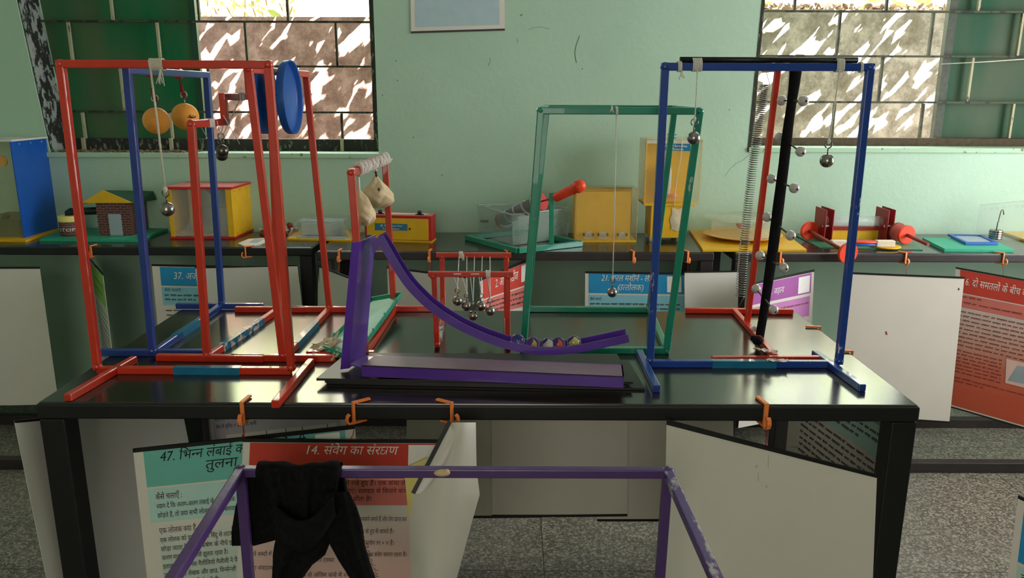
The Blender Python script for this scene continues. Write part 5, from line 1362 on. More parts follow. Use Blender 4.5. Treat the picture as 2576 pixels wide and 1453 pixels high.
re1, ee1, le1 = onY(386, 481, yr_), onY(393, 499, yr_), onY(300, 500, yr_); th_ = V((0, 0, .005)); f_ = V((0, .0055, 0))
MB().hexa([gr + f_ - th_, ee1 - th_, re1 - th_, gt + f_ - th_], [gr + f_, ee1, re1, gt + f_]).build('roof_slope', 'dark_green_board', t, bevel=.001)
MB().hexa([gt + f_ - th_, re1 - th_, le1 - th_, gl + f_ - th_], [gt + f_, re1, le1, gl + f_]).build('roof_slope', 'dark_green_board', t, bevel=.001)
# striped ridge of the roof's rear edge, a tube bent from the chimney to the wall
cc_ = onZ(180, 590, zb_); ctop = onY(180, 541, cc_.y).z; cr_ = (onY(206, 560, cc_.y).x - onY(155, 560, cc_.y).x) / 2
can_ = MB().lathe([(cr_ * .98, 0), (cr_, .002), (cr_, (ctop - zb_) * .70), (cr_ * .98, (ctop - zb_) * .71)], (cc_.x, cc_.y, zb_), seg=32).build('chimney_can', 'brick', t)
MB().lathe([(cr_ * 1.02, (ctop - zb_) * .70), (cr_ * 1.04, (ctop - zb_) * .74), (cr_ * 1.04, (ctop - zb_) * .98), (cr_ * .98, ctop - zb_)], (cc_.x, cc_.y, zb_), seg=32).build('can_collar', 'print_yellow', can_)
pz = ctop + .012
MB().tube([(cc_.x, cc_.y, ctop - .002), (cc_.x, cc_.y, pz - .002), (cc_.x + .012, cc_.y, pz + .004), (cc_.x + .03, cc_.y + .002, pz + .005), (fa.x - .012, fa.y + .03, pz + .006), (fa.x + .002, fa.y + .03, pz + .010)], .0165, 14).build('pipe', 'black_plastic', t)
mb = MB(); vs, fs, adv = text_mesh('STOP'); ca = math.radians(-90)
W_ = 1.55; 
mb.add([V((cc_.x + (cr_ + .0008) * math.cos(ca + (x / adv - .5) * W_ + .12), cc_.y + (cr_ + .0008) * math.sin(ca + (x / adv - .5) * W_ + .12), zb_ + .022 + y * .018)) for x, y in vs], fs)
mb.build('can_text', 'print_white', can_)

# ---- red and yellow box with a clear front and curved paper
t = thing('curved_screen_box', 'red and yellow box with a clear front and curved white paper inside', 'box', onZ(510, 598, T))
a, b = onZ(431, 600, T), onZ(592, 600, T); c = onZ(637, 580, T); W_ = b.x - a.x; D_ = c.y - a.y
xs_ = c.x - b.x; hz = onY(500, 470, a.y).z
sk = lambda x, y, z: V((a.x + x + xs_ * y / D_, a.y + y, z))
def skbox(x0, x1, y0, y1, z0, z1, name, m, bevel=.001):
    return MB().hexa([sk(x0, y0, z0), sk(x1, y0, z0), sk(x1, y1, z0), sk(x0, y1, z0)], [sk(x0, y0, z1), sk(x1, y0, z1), sk(x1, y1, z1), sk(x0, y1, z1)]).build(name, m, t, bevel=bevel)
skbox(-.004, W_ + .002, -.004, D_, T, T + .009, 'base_board', 'red_board')
skbox(-.006, W_ + .006, -.006, D_ + .002, hz - .010, hz, 'lid', 'red_board')
skbox(-.002, W_ + .002, .003, D_ - .004, hz, hz + .0012, 'dusty_top', 'dusty_red', 0)
skbox(W_ - .005, W_, 0, D_, T + .009, hz - .010, 'side_panel', 'yellow_board')
skbox(0, .005, 0, D_, T + .009, hz - .010, 'side_panel', 'yellow_board')
skbox(W_ - .026, W_ - .005, 0, .004, T + .009, hz - .010, 'front_rail', 'yellow_board')
skbox(.005, .018, 0, .004, T + .009, hz - .010, 'front_rail', 'yellow_board')
skbox(.005, W_ - .005, D_ - .004, D_, T + .009, hz - .010, 'back_panel', 'paper_grey')
skbox(.018, W_ - .026, .001, .003, T + .010, hz - .011, 'front_pane', 'clear', 0)
skbox(.040, .086, D_ * .5, D_ * .55, T + .030, hz - .012, 'inner_post', 'pale_amber')
MB().grid(lambda u, v: sk(.008 + (W_ - .016) * u, .006 + (D_ - .014) * v, T + .011 + .020 * v + .075 * v ** 4 - .006 * math.sin(math.pi * u) * (1 - v)), 16, 14).build('curved_paper', 'paper_pale', t)
qa, qb, qc = sk(W_ * .48, D_ * .30, hz - .012), sk(W_ - .008, D_ * .30, hz - .012), sk(W_ * .74, D_ * .22, hz - .082)
MB().grid(lambda u, v: qa.lerp(qb, u).lerp(qc, v) + V((0, -.020 * math.sin(math.pi * u) * (1 - v), -.010 * math.sin(math.pi * u) * v * (1 - v) * 4)), 18, 12).build('paper_cone', 'cone_grey', t)
MB().grid(lambda u, v: sk(.010 + (W_ - .020) * u, .004 + D_ * .30 * v, T + .0125 + .010 * v + .0015 * math.sin(30 * u + 9 * v) + .0012 * math.sin(19 * v - 40 * u)), 40, 8, False).build('crinkled_film', 'crinkle_tape', t)
mb = MB()
for yy_ in (.15, .45, .8):
    for zz_ in (T + .02, hz - .022): mb.cyl(sk(W_ , D_ * yy_, zz_), sk(W_ + .001, D_ * yy_, zz_), .0022, 8)
mb.build('screw_head', 'rust', t)

# ---- game board with mushroom pegs
t = thing('peg_board', 'dark red round board set with cream mushroom pegs', 'game board', onZ(690, 588, T))
cb_ = onZ(700, 588, T); 
MB().lathe([(.085, 0), (.088, .004), (.086, .010), (.02, .011)], (cb_.x, cb_.y + .02, T), seg=40).build('board', 'wood_red', t)
rs = random.Random(3); k = 0
for i in range(26):
    a_ = i * 2.4; r = .012 + .070 * math.sqrt((i + .5) / 26); c = V((cb_.x + r * math.cos(a_), cb_.y + .02 + r * math.sin(a_) * .95, T + .011))
    MB().lathe([(.003, 0), (.003, .008), (.0078, .009), (.0074, .012), (.004, .0155), (.0, .016)], c, seg=14).build('peg', 'cream_board' if i % 4 else 'red_board', t)
tag(MB().sphere(onY(728, 566, cb_.y + .06), .0125, 18, 12).build('wooden_ball', 'wood_red'), 'dark red ball lying on the peg board', 'ball')
t = thing('title_card', 'cream card with a blue label over the edge of the left wall table', 'card', onZ(630, 608, T))
slab([(598, 611), (612, 617), (652, 614), (668, 606), (664, 598), (625, 600)], T, .007, 'card', 'cream_board', t)
slab([(626, 609), (646, 610), (664, 601), (640, 601)], T + .0072, .0008, 'label', 'print_slate', t, 0)

# ---- yellow based case with a clear food box
t = thing('covered_tray', 'yellow base with a sloping clear cover', 'tray', onZ(815, 600, T))
a, b = onZ(722, 604, T), onZ(882, 608, T); c = onZ(910, 582, T); d = onZ(752, 580, T)
MB().prismZ([(a.x, a.y), (b.x, b.y), (c.x, c.y), (d.x, d.y)], T, T + .009).build('base_board', 'yellow_board', t, bevel=.001)
hz = onY(815, 548, (a.y + c.y) / 2).z; ci = lambda p, f: V((p.x + ((a.x + c.x) / 2 - p.x) * f, p.y + ((a.y + c.y) / 2 - p.y) * f, 0))
lo = [V((p.x, p.y, T + .010)) for p in (a, b, c, d)]; hi = [ci(p, .28) + V((0, 0, hz)) for p in (a, b, c, d)]
mb = MB(); mb.add(lo + hi, [(0, 1, 5, 4), (1, 2, 6, 5), (2, 3, 7, 6), (3, 0, 4, 7), (4, 5, 6, 7)]); mb.build('clear_cover', 'clear', t)
mb = MB()
for i in range(4): mb.tube([lo[i], hi[i]], .0013, 6); mb.tube([hi[i], hi[(i + 1) % 4]], .0013, 6)
mb.build('cover_edge', 'clear_milk', t)
slab([(745, 596), (868, 599), (874, 592), (752, 590)], T + .0095, .003, 'printed_strip', 'print_slate', t, 0)
t = thing('food_box', 'clear lidded food box under the sloping cover', 'container', onZ(812, 588, T))
a, b = onZ(758, 591, T + .016), onZ(864, 591, T + .016); dpt = .075
zt_ = onY(812, 560, a.y).z
MB().prismZ([(a.x, a.y), (b.x, b.y), (b.x - .004, b.y + dpt), (a.x + .004, a.y + dpt)], T + .014, zt_).build('tub', 'clear_milk', t, bevel=.004)
lid_ = MB().prismZ([(a.x - .004, a.y - .004), (b.x + .004, b.y - .004), (b.x + .001, b.y + dpt + .003), (a.x - .001, a.y + dpt + .003)], zt_, zt_ + .010).build('lid', 'clear_milk', t, bevel=.003)
for f in (.18, .74):
    x_ = a.x + (b.x - a.x) * f; MB().box(x_ - .006, x_ + .006, a.y - .007, a.y - .004, zt_ - .012, zt_ + .008).build('latch', 'clear_milk', lid_, bevel=.002)
MB().box(a.x + .012, a.x + .075, a.y + .01, a.y + .03, T + .0155, T + .030).build('contents', 'paper_grey', t)
MB().box(b.x - .045, b.x - .010, a.y + .01, a.y + .03, T + .0155, T + .038).build('contents', 'black_plastic', t)

# ---- yellow box 38
t = thing('mirror_box', 'yellow and red box with a blue label and two black knobs on top', 'box', onZ(1000, 606, T))
a, b = onZ(918, 606, T), onZ(1085, 611, T); hz = onY(1000, 540, a.y).z
dv = V((b.x - a.x, b.y - a.y, 0)); W_ = dv.length; ux = dv / W_; uy = V((-ux.y, ux.x, 0)); D_ = .085
K = lambda x, y, z: a + ux * x + uy * y + V((0, 0, z - a.z))
def kbox(x0, x1, y0, y1, z0, z1, name, m, bevel=.0008):
    return MB().hexa([K(x0, y0, z0), K(x1, y0, z0), K(x1, y1, z0), K(x0, y1, z0)], [K(x0, y0, z1), K(x1, y0, z1), K(x1, y1, z1), K(x0, y1, z1)]).build(name, m, t, bevel=bevel)
kbox(-.002, W_ + .002, -.003, D_, T, T + .008, 'base_board', 'yellow_board')
kbox(0, W_, .004, D_, T + .008, hz - .006, 'case', 'red_board')
kbox(.010, W_ - .012, .0005, .004, T + .010, hz - .012, 'front_panel', 'yellow_board')
kbox(-.001, W_ + .001, 0, D_ + .002, hz - .006, hz, 'lid', 'red_board')
kbox(.002, W_ - .002, .004, D_, hz, hz + .001, 'dusty_top', 'dusty_red', 0)
MB().hexa([K(.02, .030, hz + .001), K(W_ - .04, .030, hz + .001), K(W_ - .025, .062, hz + .001), K(.05, .062, hz + .001)], [K(.02, .030, hz + .002), K(W_ - .04, .030, hz + .002), K(W_ - .025, .062, hz + .002), K(.05, .062, hz + .002)]).build('slot_strip', 'cream_board', t)
for x_ in (.065, W_ - .055):
    kb_ = kbox(x_ - .018, x_ + .018, .020, .030, hz + .002, hz + .005, 'knob_base', 'black_plastic')
    MB().lathe([(.009, 0), (.009, .011), (.007, .014), (.001, .015)], K(x_, .026, hz + .005), seg=16).build('knob', 'black_plastic', kb_)
q = [onY(944, 560, a.y), onY(1028, 561, a.y), onY(1028, 577, a.y), onY(944, 578, a.y)]
kk = [K((p.x - a.x), -.0004, p.z) for p in q]
lb_ = MB().extr(kk, tuple(uy * .0008)).build('label', 'sticker_blue', t)
label_text(lb_, kk, [('38. Reflection And', .16, .84, .44, .012), ('Transmission', .24, .76, .88, .012)])
c = onY(1034, 573, a.y); c = K(c.x - a.x, 0, c.z); MB().cyl(c - uy * .0012, c + uy * .002, .0046, 18).build('peep_hole', 'black_plastic', t)
MB().extr([K(.105, -.0035, T + .001), K(.128, -.0035, T + .001), K(.126, -.0035, T + .010), K(.112, -.0035, T + .008)], tuple(uy * .0006)).build('tape_scrap', 'crinkle_tape', t)

# ---- screw pump on a green frame
t = thing('screw_pump', 'green frame with a grey spiral cylinder and a red crank handle', 'model pump', onZ(1320, 612, T))
F0, F1, F2 = [p + V((0, 0, .0115)) for p in (onZ(1174, 603, T), onZ(1303, 637, T), onZ(1462, 619, T))]; F3 = F0 + (F2 - F1)
F3 = V((F3.x, min(F3.y, 3.585), F3.z))
bars(t, [('frame_bar', F0, F1), ('frame_bar', F1, F2), ('frame_bar', F2, F3), ('frame_bar', F3, F0)], 'green_paint', .022)
MB().bar(F2.lerp(F1, .06) + V((0, 0, .0115)), F2.lerp(F1, .36) + V((0, 0, .0115)), .018, .001).build('label_sticker', 'sticker_blue', t)
pb = onZ(1387, 612, T + .022); pt = onY(1388, 484, pb.y)
bars(t, [('post', pb, pt)], 'green_paint', .020)
ce = onY(1358, 507, pb.y + .045); cs = onY(1262, 555, 3.425); ha = onY(1395, 498, pb.y - .012); hb_ = onY(1466, 464, pb.y - .05)
ax_ = (ce - cs)
MB().tube([cs, cs.lerp(ce, .98)], .030, 24).build('drum', 'grey_tube', t)
pts = []; 
axn = ax_.normalized(); sa = axn.orthogonal().normalized(); sb_ = axn.cross(sa)
for k in range(4 * 16 + 1):
    th2 = 2 * math.pi * k / 16; pts.append(cs + ax_ * (.05 + .9 * k / 64) + (sa * math.cos(th2) + sb_ * math.sin(th2)) * .0335)
MB().tube(pts, .0050, 8).build('spiral_tube', 'clear_milk', t)
MB().lathe([(.039, 0), (.039, .007)], ce, axn, 28).build('end_disc', 'red_board', t)
MB().lathe([(.034, 0), (.034, .006)], cs - axn * .006, axn, 28).build('end_disc', 'red_board', t)
MB().tube([ce, ha], .004, 10).build('crank_shaft', 'wood_red', t)
hd = (hb_ - ha)
MB().lathe([(.016, 0), (.0185, .004), (.020, hd.length * .5), (.0215, hd.length * .76), (.0255, hd.length * .78), (.026, hd.length * .86), (.023, hd.length * .98), (.014, hd.length * 1.06), (.001, hd.length * 1.09)], ha, hd, 24).build('handle', 'scarlet', t)
bc = onY(1222, 556, 3.43)
MB().bar(bc + V((-.025, 0, .0)), bc + V((.012, 0, .0)), .010, .002, up=(0, 1, 0)).build('bracket', 'grey_tube', t)
# tub standing inside the frame
tb = thing('plastic_tub', 'clear rectangular plastic tub standing in the green frame', 'tub', onZ(1310, 600, T))
f0, f1, f2 = onZ(1207, 588, T + .002), onZ(1290, 617, T + .002), onZ(1428, 598, T + .002)
f3 = f0 + (f2 - f1); f3.y = min(f3.y, 3.58)
zt_ = onY(1310, 540, f1.y).z
ctr_ = (f0 + f1 + f2 + f3) / 4
lo = [f0, f1, f2, f3]; hi = [ctr_ + (p - ctr_) * 1.07 + V((0, 0, zt_ - T)) for p in lo]
mb = MB(); mb.add(lo + hi, [(0, 1, 5, 4), (1, 2, 6, 5), (2, 3, 7, 6), (3, 0, 4, 7), (3, 2, 1, 0)]); mb.build('tub_wall', 'tub', tb)
mb = MB(); rim = []
for i in range(4):
    p, q_, r2 = hi[i - 1], hi[i], hi[(i + 1) % 4]
    for g in (.0, .5, 1): 
        A_ = q_ + (p - q_).normalized() * .022; B_ = q_ + (r2 - q_).normalized() * .022
        rim.append(A_.lerp(q_, .0).lerp(B_, g) if g != .5 else (A_ + B_ + q_ * 2) / 4)
mb.tube(rim, .0042, 8, closed=True); mb.build('rim', 'clear_milk', tb)

# ---- yellow clear box with small blocks
t = thing('acrylic_box', 'low clear box with a yellow back and three small clear blocks', 'box', onZ(1525, 605, T))
a, b = onZ(1446, 609, T), onZ(1600, 609, T); hz = onY(1520, 478, a.y).z; D_ = .165
MB().box(a.x, b.x, a.y, a.y + D_, T, T + .008).build('base_board', 'yellow_board', t, bevel=.001)
MB().box(a.x + .002, b.x - .002, a.y + D_ - .006, a.y + D_ - .002, T + .008, hz - .004).build('back_panel', 'yellow_board', t)
MB().box(a.x + .006, b.x - .026, a.y + .020, a.y + .024, T + .008, hz - .008).build('inner_panel', 'yellow_board', t)
for nm, bx in (('front_pane', (a.x, b.x, a.y + .001, a.y + .004, T + .008, hz)), ('side_pane', (a.x, a.x + .003, a.y + .004, a.y + D_ - .006, T + .008, hz)), ('side_pane', (b.x - .003, b.x, a.y + .004, a.y + D_ - .006, T + .008, hz)), ('top_pane', (a.x, b.x, a.y, a.y + D_, hz, hz + .003))):
    MB().box(*bx).build(nm, 'clear_yellow', t)
mb = MB()
for p, q_ in (((a.x, a.y, T + .008), (a.x, a.y, hz)), ((b.x, a.y, T + .008), (b.x, a.y, hz)), ((a.x, a.y, hz), (b.x, a.y, hz)), ((b.x, a.y, hz), (b.x, a.y + D_, hz)), ((a.x, a.y, hz), (a.x, a.y + D_, hz))): mb.bar(p, q_, .0026)
mb.build('pane_edge', 'clear_amber', t)
for px, py, w_ in ((1474, 592, .040), (1511, 595, .040), (1561, 599, .038)):
    c = onZ(px, py, T + .008); c.y = a.y + .012
    b0 = MB().box(c.x - w_ / 2, c.x + w_ / 2, c.y - .006, c.y + .006, T + .009, T + .036).build('clear_block', 'clear', t)
    mb = MB()
    for sx in (-1, 1): mb.box(c.x + sx * w_ / 2 - .003, c.x + sx * w_ / 2 + .003, c.y - .0072, c.y + .0072, T + .026, T + .037)
    mb.build('corner_clip', 'black_plastic', b0)
    MB().lathe([(.013, -.004), (.013, .004)], (c.x, c.y, T + .034), (0, 1, 0), 22).build('coin_disc', 'clear_milk', b0)

# ---- tall clear cabinet on a yellow pedestal
t = thing('acrylic_cabinet', 'tall clear yellow backed cabinet on a pedestal with a blue knob on top', 'cabinet', onZ(1680, 605, T))
a, b = onZ(1640, 598, T + .018), onZ(1720, 598, T + .018); z0 = T + .018; z1 = onY(1680, 517, a.y).z; z2 = onY(1680, 352, a.y).z
for x_ in (a.x + .004, b.x - .016):
    MB().lathe([(.013, 0), (.013, .018)], (x_, a.y + .018, T), seg=18).build('foot', 'white_plastic', t)
for x_ in (a.x + .004, b.x - .016):
    MB().lathe([(.013, 0), (.013, .018)], (x_, a.y + .12, T), seg=18).build('foot', 'white_plastic', t)
MB().box(a.x - .008, b.x, a.y + .002, a.y + .15, z0, z1).build('pedestal', 'yellow_board', t, bevel=.001)
MB().grid(lambda u, v: V((b.x - .060 + .045 * u + .004 * math.sin(9 * v), a.y - .0005 - .003 * math.sin(3.1 * u) * math.sin(3.1 * v), z1 - .012 - .095 * v + .003 * math.sin(8 * u))), 10, 14).build('clear_tape', 'crinkle_tape', t)
x0_, x1_ = onY(1626, 400, a.y - .004).x, onY(1763, 400, a.y - .004).x
MB().box(x0_, x1_ - .012, a.y - .006, a.y + .16, z1, z1 + .009).build('cabinet_floor', 'yellow_board', t, bevel=.001)
MB().box(x0_ + .004, x1_ - .034, a.y + .060, a.y + .064, z1 + .009, z2 - .010).build('back_panel', 'yellow_board', t)
MB().box(x0_, x1_, a.y - .004, a.y - .001, z1 + .002, z2).build('front_pane', 'clear_yellow', t)
MB().box(x0_ - .003, x0_, a.y - .004, a.y + .17, z1 + .002, z2).build('side_pane', 'clear_amber', t)
MB().box(x1_, x1_ + .003, a.y - .004, a.y + .17, z1 + .002, z2).build('side_pane', 'clear_yellow', t)
MB().box(x0_ - .003, x1_ + .003, a.y - .004, a.y + .17, z2, z2 + .004).build('top_pane', 'clear_amber', t)
MB().box(x0_, x1_, a.y - .003, a.y + .001, z2 - .014, z2 - .002).build('top_rail', 'paper_pale', t)
mb = MB()
for p, q_ in (((x0_, a.y - .004, z1), (x0_, a.y - .004, z2)), ((x1_ + .002, a.y - .004, z1), (x1_ + .002, a.y - .004, z2)), ((x1_ + .002, a.y + .168, z1), (x1_ + .002, a.y + .168, z2)), ((x0_, a.y - .004, z2 + .003), (x1_, a.y - .004, z2 + .003))): mb.bar(p, q_, .004)
mb.build('pane_edge', 'clear_amber', t)
q = [onY(1667, 361, a.y - .006), onY(1737, 362, a.y - .006), onY(1737, 380, a.y - .006), onY(1667, 378, a.y - .006)]
lb_ = MB().extr(q, (0, .0012, 0)).build('label', 'sticker_blue', t)
label_text(lb_, q, [('Shape of Earth Due', .08, .88, .46, .013), ('To Rotation', .20, .74, .90, .013)])
kc = onY(1690, 343, a.y + .05); kc.z = z2 + .004
MB().lathe([(.018, 0), (.018, .004), (.008, .006), (.008, .013), (.020, .014), (.020, .018), (.001, .019)], kc, seg=24).build('knob', 'blue_board', t)
pc = onY(1678, 492, a.y + .03)
MB().lathe([(.001, -.002), (.048, 0), (.050, .004), (.001, .006)], (pc.x, a.y + .030, pc.z), seg=34).build('disc', 'dusty_red', t)
MB().lathe([(.017, 0), (.021, .04), (.020, .10), (.016, .115), (.001, .116)], (pc.x - .006, a.y + .030, pc.z + .006), seg=24).build('paper_cylinder', 'paper_grey', t)
MB().tube([onY(1716, 352, a.y - .009), onY(1712, 400, a.y - .009), onY(1704, 440, a.y - .010), onY(1699, 480, a.y - .010), onY(1697, 512, a.y - .009), onY(1696, 520, a.y - .004)], .0016, 6).build('pull_cord', 'cream_string', t)

# ---- turntable with a clear drum
t = thing('drum_turntable', 'yellow square base carrying a clear drum on a dish', 'turntable', onZ(1870, 600, T))
slab([(1768, 627), (2030, 627), (1968, 580), (1732, 574)], T, .010, 'base_board', 'yellow_board', t)
cc_ = onZ(1867, 588, T + .03); R_ = 97 / FOC * (cc_.y * .971 + .14)
cc_.y = max(cc_.y, 3.20); cy = min(cc_.y, 3.58 - R_)
zd = onZ(1867, 594, T + .02).z
MB().lathe([(.02, 0), (.02, .012)], (cc_.x, cy, T + .010), seg=20).build('spindle', 'yellow_board', t)
MB().lathe([(.03, .0), (R_ * .8, .002), (R_ * .98, .010), (R_, .013), (R_ * .97, .013), (R_ * .8, .006), (.001, .004)], (cc_.x, cy, T + .020), seg=56).build('dish', 'pale_amber', t)
zt_ = onY(1865, 548, cy).z; R2 = 88 / FOC * (cy * .971 + .14)
MB().lathe([(R2 * .86, 0), (R2 * .87, zt_ - T - .034)], (cc_.x, cy, T + .030), seg=56, cap=False).build('drum_wall', 'clear_film', t)
MB().lathe([(.001, 0), (R2 * 1.12, 0), (R2 * 1.12, .003), (.001, .003)], (cc_.x, cy, zt_), seg=56, cap=False).build('drum_lid', 'clear_film', t)
MB().lathe([(.001, -.022), (.010, -.020), (.016, -.012), (.019, 0), (.018, .001), (.001, .0)], (onY(1863, 560, cy).x, cy, T + .075), seg=22).build('pink_bob', 'dusty_red', t)
MB().cyl((cc_.x, cy, T + .03), (cc_.x, cy, zt_), .0012, 8).build('wire', 'steel', t)

# ---- green sheet, red holder with a clear tube, sticks and wheels
gs = [(2003, 592), (2062, 621), (2322, 627), (2262, 590)]
t = thing('sheet_mat', 'thin green sheet lying under the red tube holder', 'mat', onZ(2180, 605, T))
slab(gs, T, .004, 'mat', 'green_sheet', t, .0005)
t = thing('tube_holder', 'dark red holder of four upright plates with a clear tube across', 'holder', onZ(2150, 585, T))
zt0 = T + .0045; Yh = 3.36
def plate(px0, px1, pyt, pyb, Yn, Yd):
    A_, B_ = onY(px0, pyt, Yn), onY(px1, pyt + 12, Yd)
    zt2 = max(A_.z, B_.z)
    mb = MB(); th2 = V((.005, 0, 0))
    a0, b0 = V((A_.x, Yn, zt0)), V((B_.x, Yd, zt0)); h_ = zt2 - zt0
    mb.hexa([a0, a0 + th2, b0 + th2, b0], [a0 + V((0, 0, h_)), a0 + th2 + V((0, 0, h_)), b0 + th2 + V((0, 0, h_ * .97)), b0 + V((0, 0, h_ * .97))])
    mb.build('side_plate', 'crimson', t, bevel=.002); return (a0 + b0) / 2 + V((.0025, 0, h_ * .55))
ms = [plate(2052, 2079, 518, 590, Yh + .10, Yh), plate(2066, 2098, 517, 588, Yh + .10, Yh), plate(2204, 2236, 518, 588, Yh + .10, Yh), plate(2219, 2252, 517, 585, Yh + .10, Yh)]
ym = Yh + .05
MB().cyl((ms[1].x - .02, ym, ms[1].z + .006), (ms[2].x + .02, ym, ms[2].z + .006), .021, 26).build('clear_tube', 'clear_milk', t)
MB().box(ms[0].x, ms[3].x, ym - .012, ym + .012, ms[1].z - .034, ms[1].z - .018).build('cross_bar', 'crimson', t, bevel=.001)
for i in (0, 2): MB().cyl((ms[i].x, ym - .03, ms[i].z - .012), (ms[i + 1].x, ym - .03, ms[i + 1].z - .012), .0045, 12).build('spacer', 'white_plastic', t)
MB().box(ms[1].x + .01, ms[2].x - .01, ym - .004, ym + .001, zt0 + .004, ms[1].z - .03).build('back_board', 'yellow_board', t)
c = onZ(2182, 600, T + .008); dd = thing('yellow_disc', 'yellow disc lying flat on the green sheet', 'disc', (c.x, c.y, T + .0045))
MB().lathe([(.060, 0), (.062, .003), (.060, .006)], (c.x, 3.255, T + .0045), seg=40).build('disc', 'yellow_board', dd)
st = thing('stick_bundle', 'bundle of orange and blue sticks wrapped in cream tape', 'sticks', onZ(2172, 596, T + .02))
ya_ = 3.225
sx0, sx1 = onY(2092, 595, ya_).x, onY(2252, 592, ya_).x; sz = T + .019
for i, (dy, dz_, m) in enumerate(((-.005, .012, 'scarlet'), (.006, .013, 'scarlet'), (-.004, .001, 'blue_board'), (.008, .001, 'scarlet'))):
    MB().cyl((sx0 + .002, ya_ + dy, sz + dz_ - .002), (sx1 - .002, ya_ + dy, sz + dz_ - .002), .0058, 12).build('stick', m, st)
w1_, w2_ = onY(2154, 595, ya_).x, onY(2205, 592, ya_).x
for x0_, x1_ in ((sx0, w1_ - .035), (w2_, sx1)):
    MB().box(x0_, x1_, ya_ - .0125, ya_ + .0155, sz - .0085, sz + .0185).build('tape_wrap', 'cream_board', st, bevel=.004)
def wheel_pair(label, p, rp, q_, rq, ax_r, second=None):
    p = V(p); q_ = V(q_); d = (q_ - p).normalized()
    t = thing('wheel_set', label, 'wheels', (p.x, p.y, p.z - rp), 'red wooden wheel sets')
    fx = V((.25, -1, -.05)).normalized()
    MB().lathe([(rp, -.006), (rp * 1.0, .004), (rp * .96, .006)], p, fx, 36).build('wheel', 'scarlet', t, bevel=0)
    if rq: MB().lathe([(rq, -.006), (rq * 1.0, .004), (rq * .96, .006)], q_, fx, 36).build('wheel', 'scarlet', t)
    if second is not None: MB().lathe([(rp, -.006), (rp, .004), (rp * .96, .006)], second, fx, 36).build('wheel', 'wood_red', t)
    MB().tube([p - fx * .004, q_ + (d * .0 if rq else V())], ax_r, 12).build('axle', 'wood_red', t)
    return t
r1 = .0405; P1 = onY(2036, 580, 3.20); P1.z = T + r1 + .0045
P1 = onZ(2036, 580, T + r1 + .0045)
P2 = onY(2133, 636, 3.095)
wheel_pair('two red wheels on a long axle, the near one hanging over the table edge', P1, r1, P2, .0425, .0075)
P3 = onZ(2280, 590, T + r1 + .0045); P4 = onY(2335, 615, P3.y - .13)
wheel_pair('pair of red wheels close together with a bare axle pointing right', P3, r1, P4, 0, .0075, P3 + V((-.016, .045, .004)))

# ---- teal board, blue frame and slotted weights
t = thing('teal_base', 'teal plastic board near the right edge of the wall table', 'board', onZ(2440, 615, T))
slab([(2376, 625), (2552, 627), (2490, 600), (2320, 597)], T, .013, 'board', 'teal_board', t)
t = thing('blue_frame_tray', 'small blue frame with a grey pane lying on the teal board', 'tray', onZ(2450, 605, T + .013))
z_ = T + .0135
Q = [onZ(2430, 610, z_ + .010), onZ(2512, 610, z_ + .010), onZ(2470, 590, z_ + .010), onZ(2384, 588, z_ + .010)]
cq = sum(Q, V()) / 4
for i in range(4):
    A_, B_ = Q[i], Q[(i + 1) % 4]; ia, ib = A_.lerp(cq, .2), B_.lerp(cq, .2); dn = V((0, 0, -.009))
    MB().hexa([A_ + dn, B_ + dn, ib + dn, ia + dn], [A_, B_, ib, ia]).build('frame_side', 'blue_board', t)
MB().hexa([p.lerp(cq, .2) + V((0, 0, -.008)) for p in Q], [p.lerp(cq, .2) + V((0, 0, -.004)) for p in Q]).build('pane', 'print_slate', t)
wb = onZ(2503, 600, T + .0135); wb.y = max(wb.y, 3.30)
t = thing('slotted_weights', 'stack of silver slotted weights on a hooked wire hanger', 'weights', (wb.x, wb.y, T + .0135))
for k in range(4):
    MB().lathe([(.0255, 0), (.0262, .001), (.0262, .0085), (.0255, .0095)], (wb.x, wb.y, T + .0135 + .0098 * k), seg=30).build('weight', 'steel', t)
hz = T + .0135 + .039
MB().tube([(wb.x, wb.y, hz), (wb.x + .002, wb.y, hz + .035), (wb.x + .006, wb.y, hz + .040), (wb.x + .004, wb.y, hz + .046), (wb.x + .008, wb.y, hz + .082), (wb.x + .013, wb.y, hz + .088), (wb.x + .018, wb.y, hz + .086), (wb.x + .022, wb.y, hz + .066)], .0022, 8).build('hanger', 'dark_steel', t)
t = thing('yellow_board', 'yellow plastic board cut off by the right edge of the photo', 'board', onZ(2570, 600, T))
slab([(2590, 606), (2700, 608), (2640, 582), (2520, 582)], T, .010, 'board', 'yellow_board', t)
t = thing('perforated_sheet', 'clear upright plastic sheet with a row of holes at the right', 'sheet', onZ(2540, 585, T))
A_, B_ = onY(2465, 515, 3.50), onY(2680, 495, 3.38); A0, B0 = V((A_.x, A_.y, T + .001)), V((B_.x, B_.y, T + .001))
mb = MB(); th2 = V((.001, .003, 0)); mb.hexa([A0, B0, B0 + th2, A0 + th2], [A_, B_, B_ + th2, A_ + th2]); pn_ = mb.build('pane', 'clear', t)
mb = MB()
for k in range(8):
    f = .07 + .075 * k; c = A_.lerp(B_, f) + V((0, -.002, -.022)); mb.tube([c + V((.0045 * math.cos(a2), 0, .0045 * math.sin(a2))) for a2 in [i * math.pi / 6 for i in range(12)]], .0008, 5, closed=True)
mb.tube([A_, B_], .0012, 5); mb.build('hole_rim', 'clear_milk', pn_)

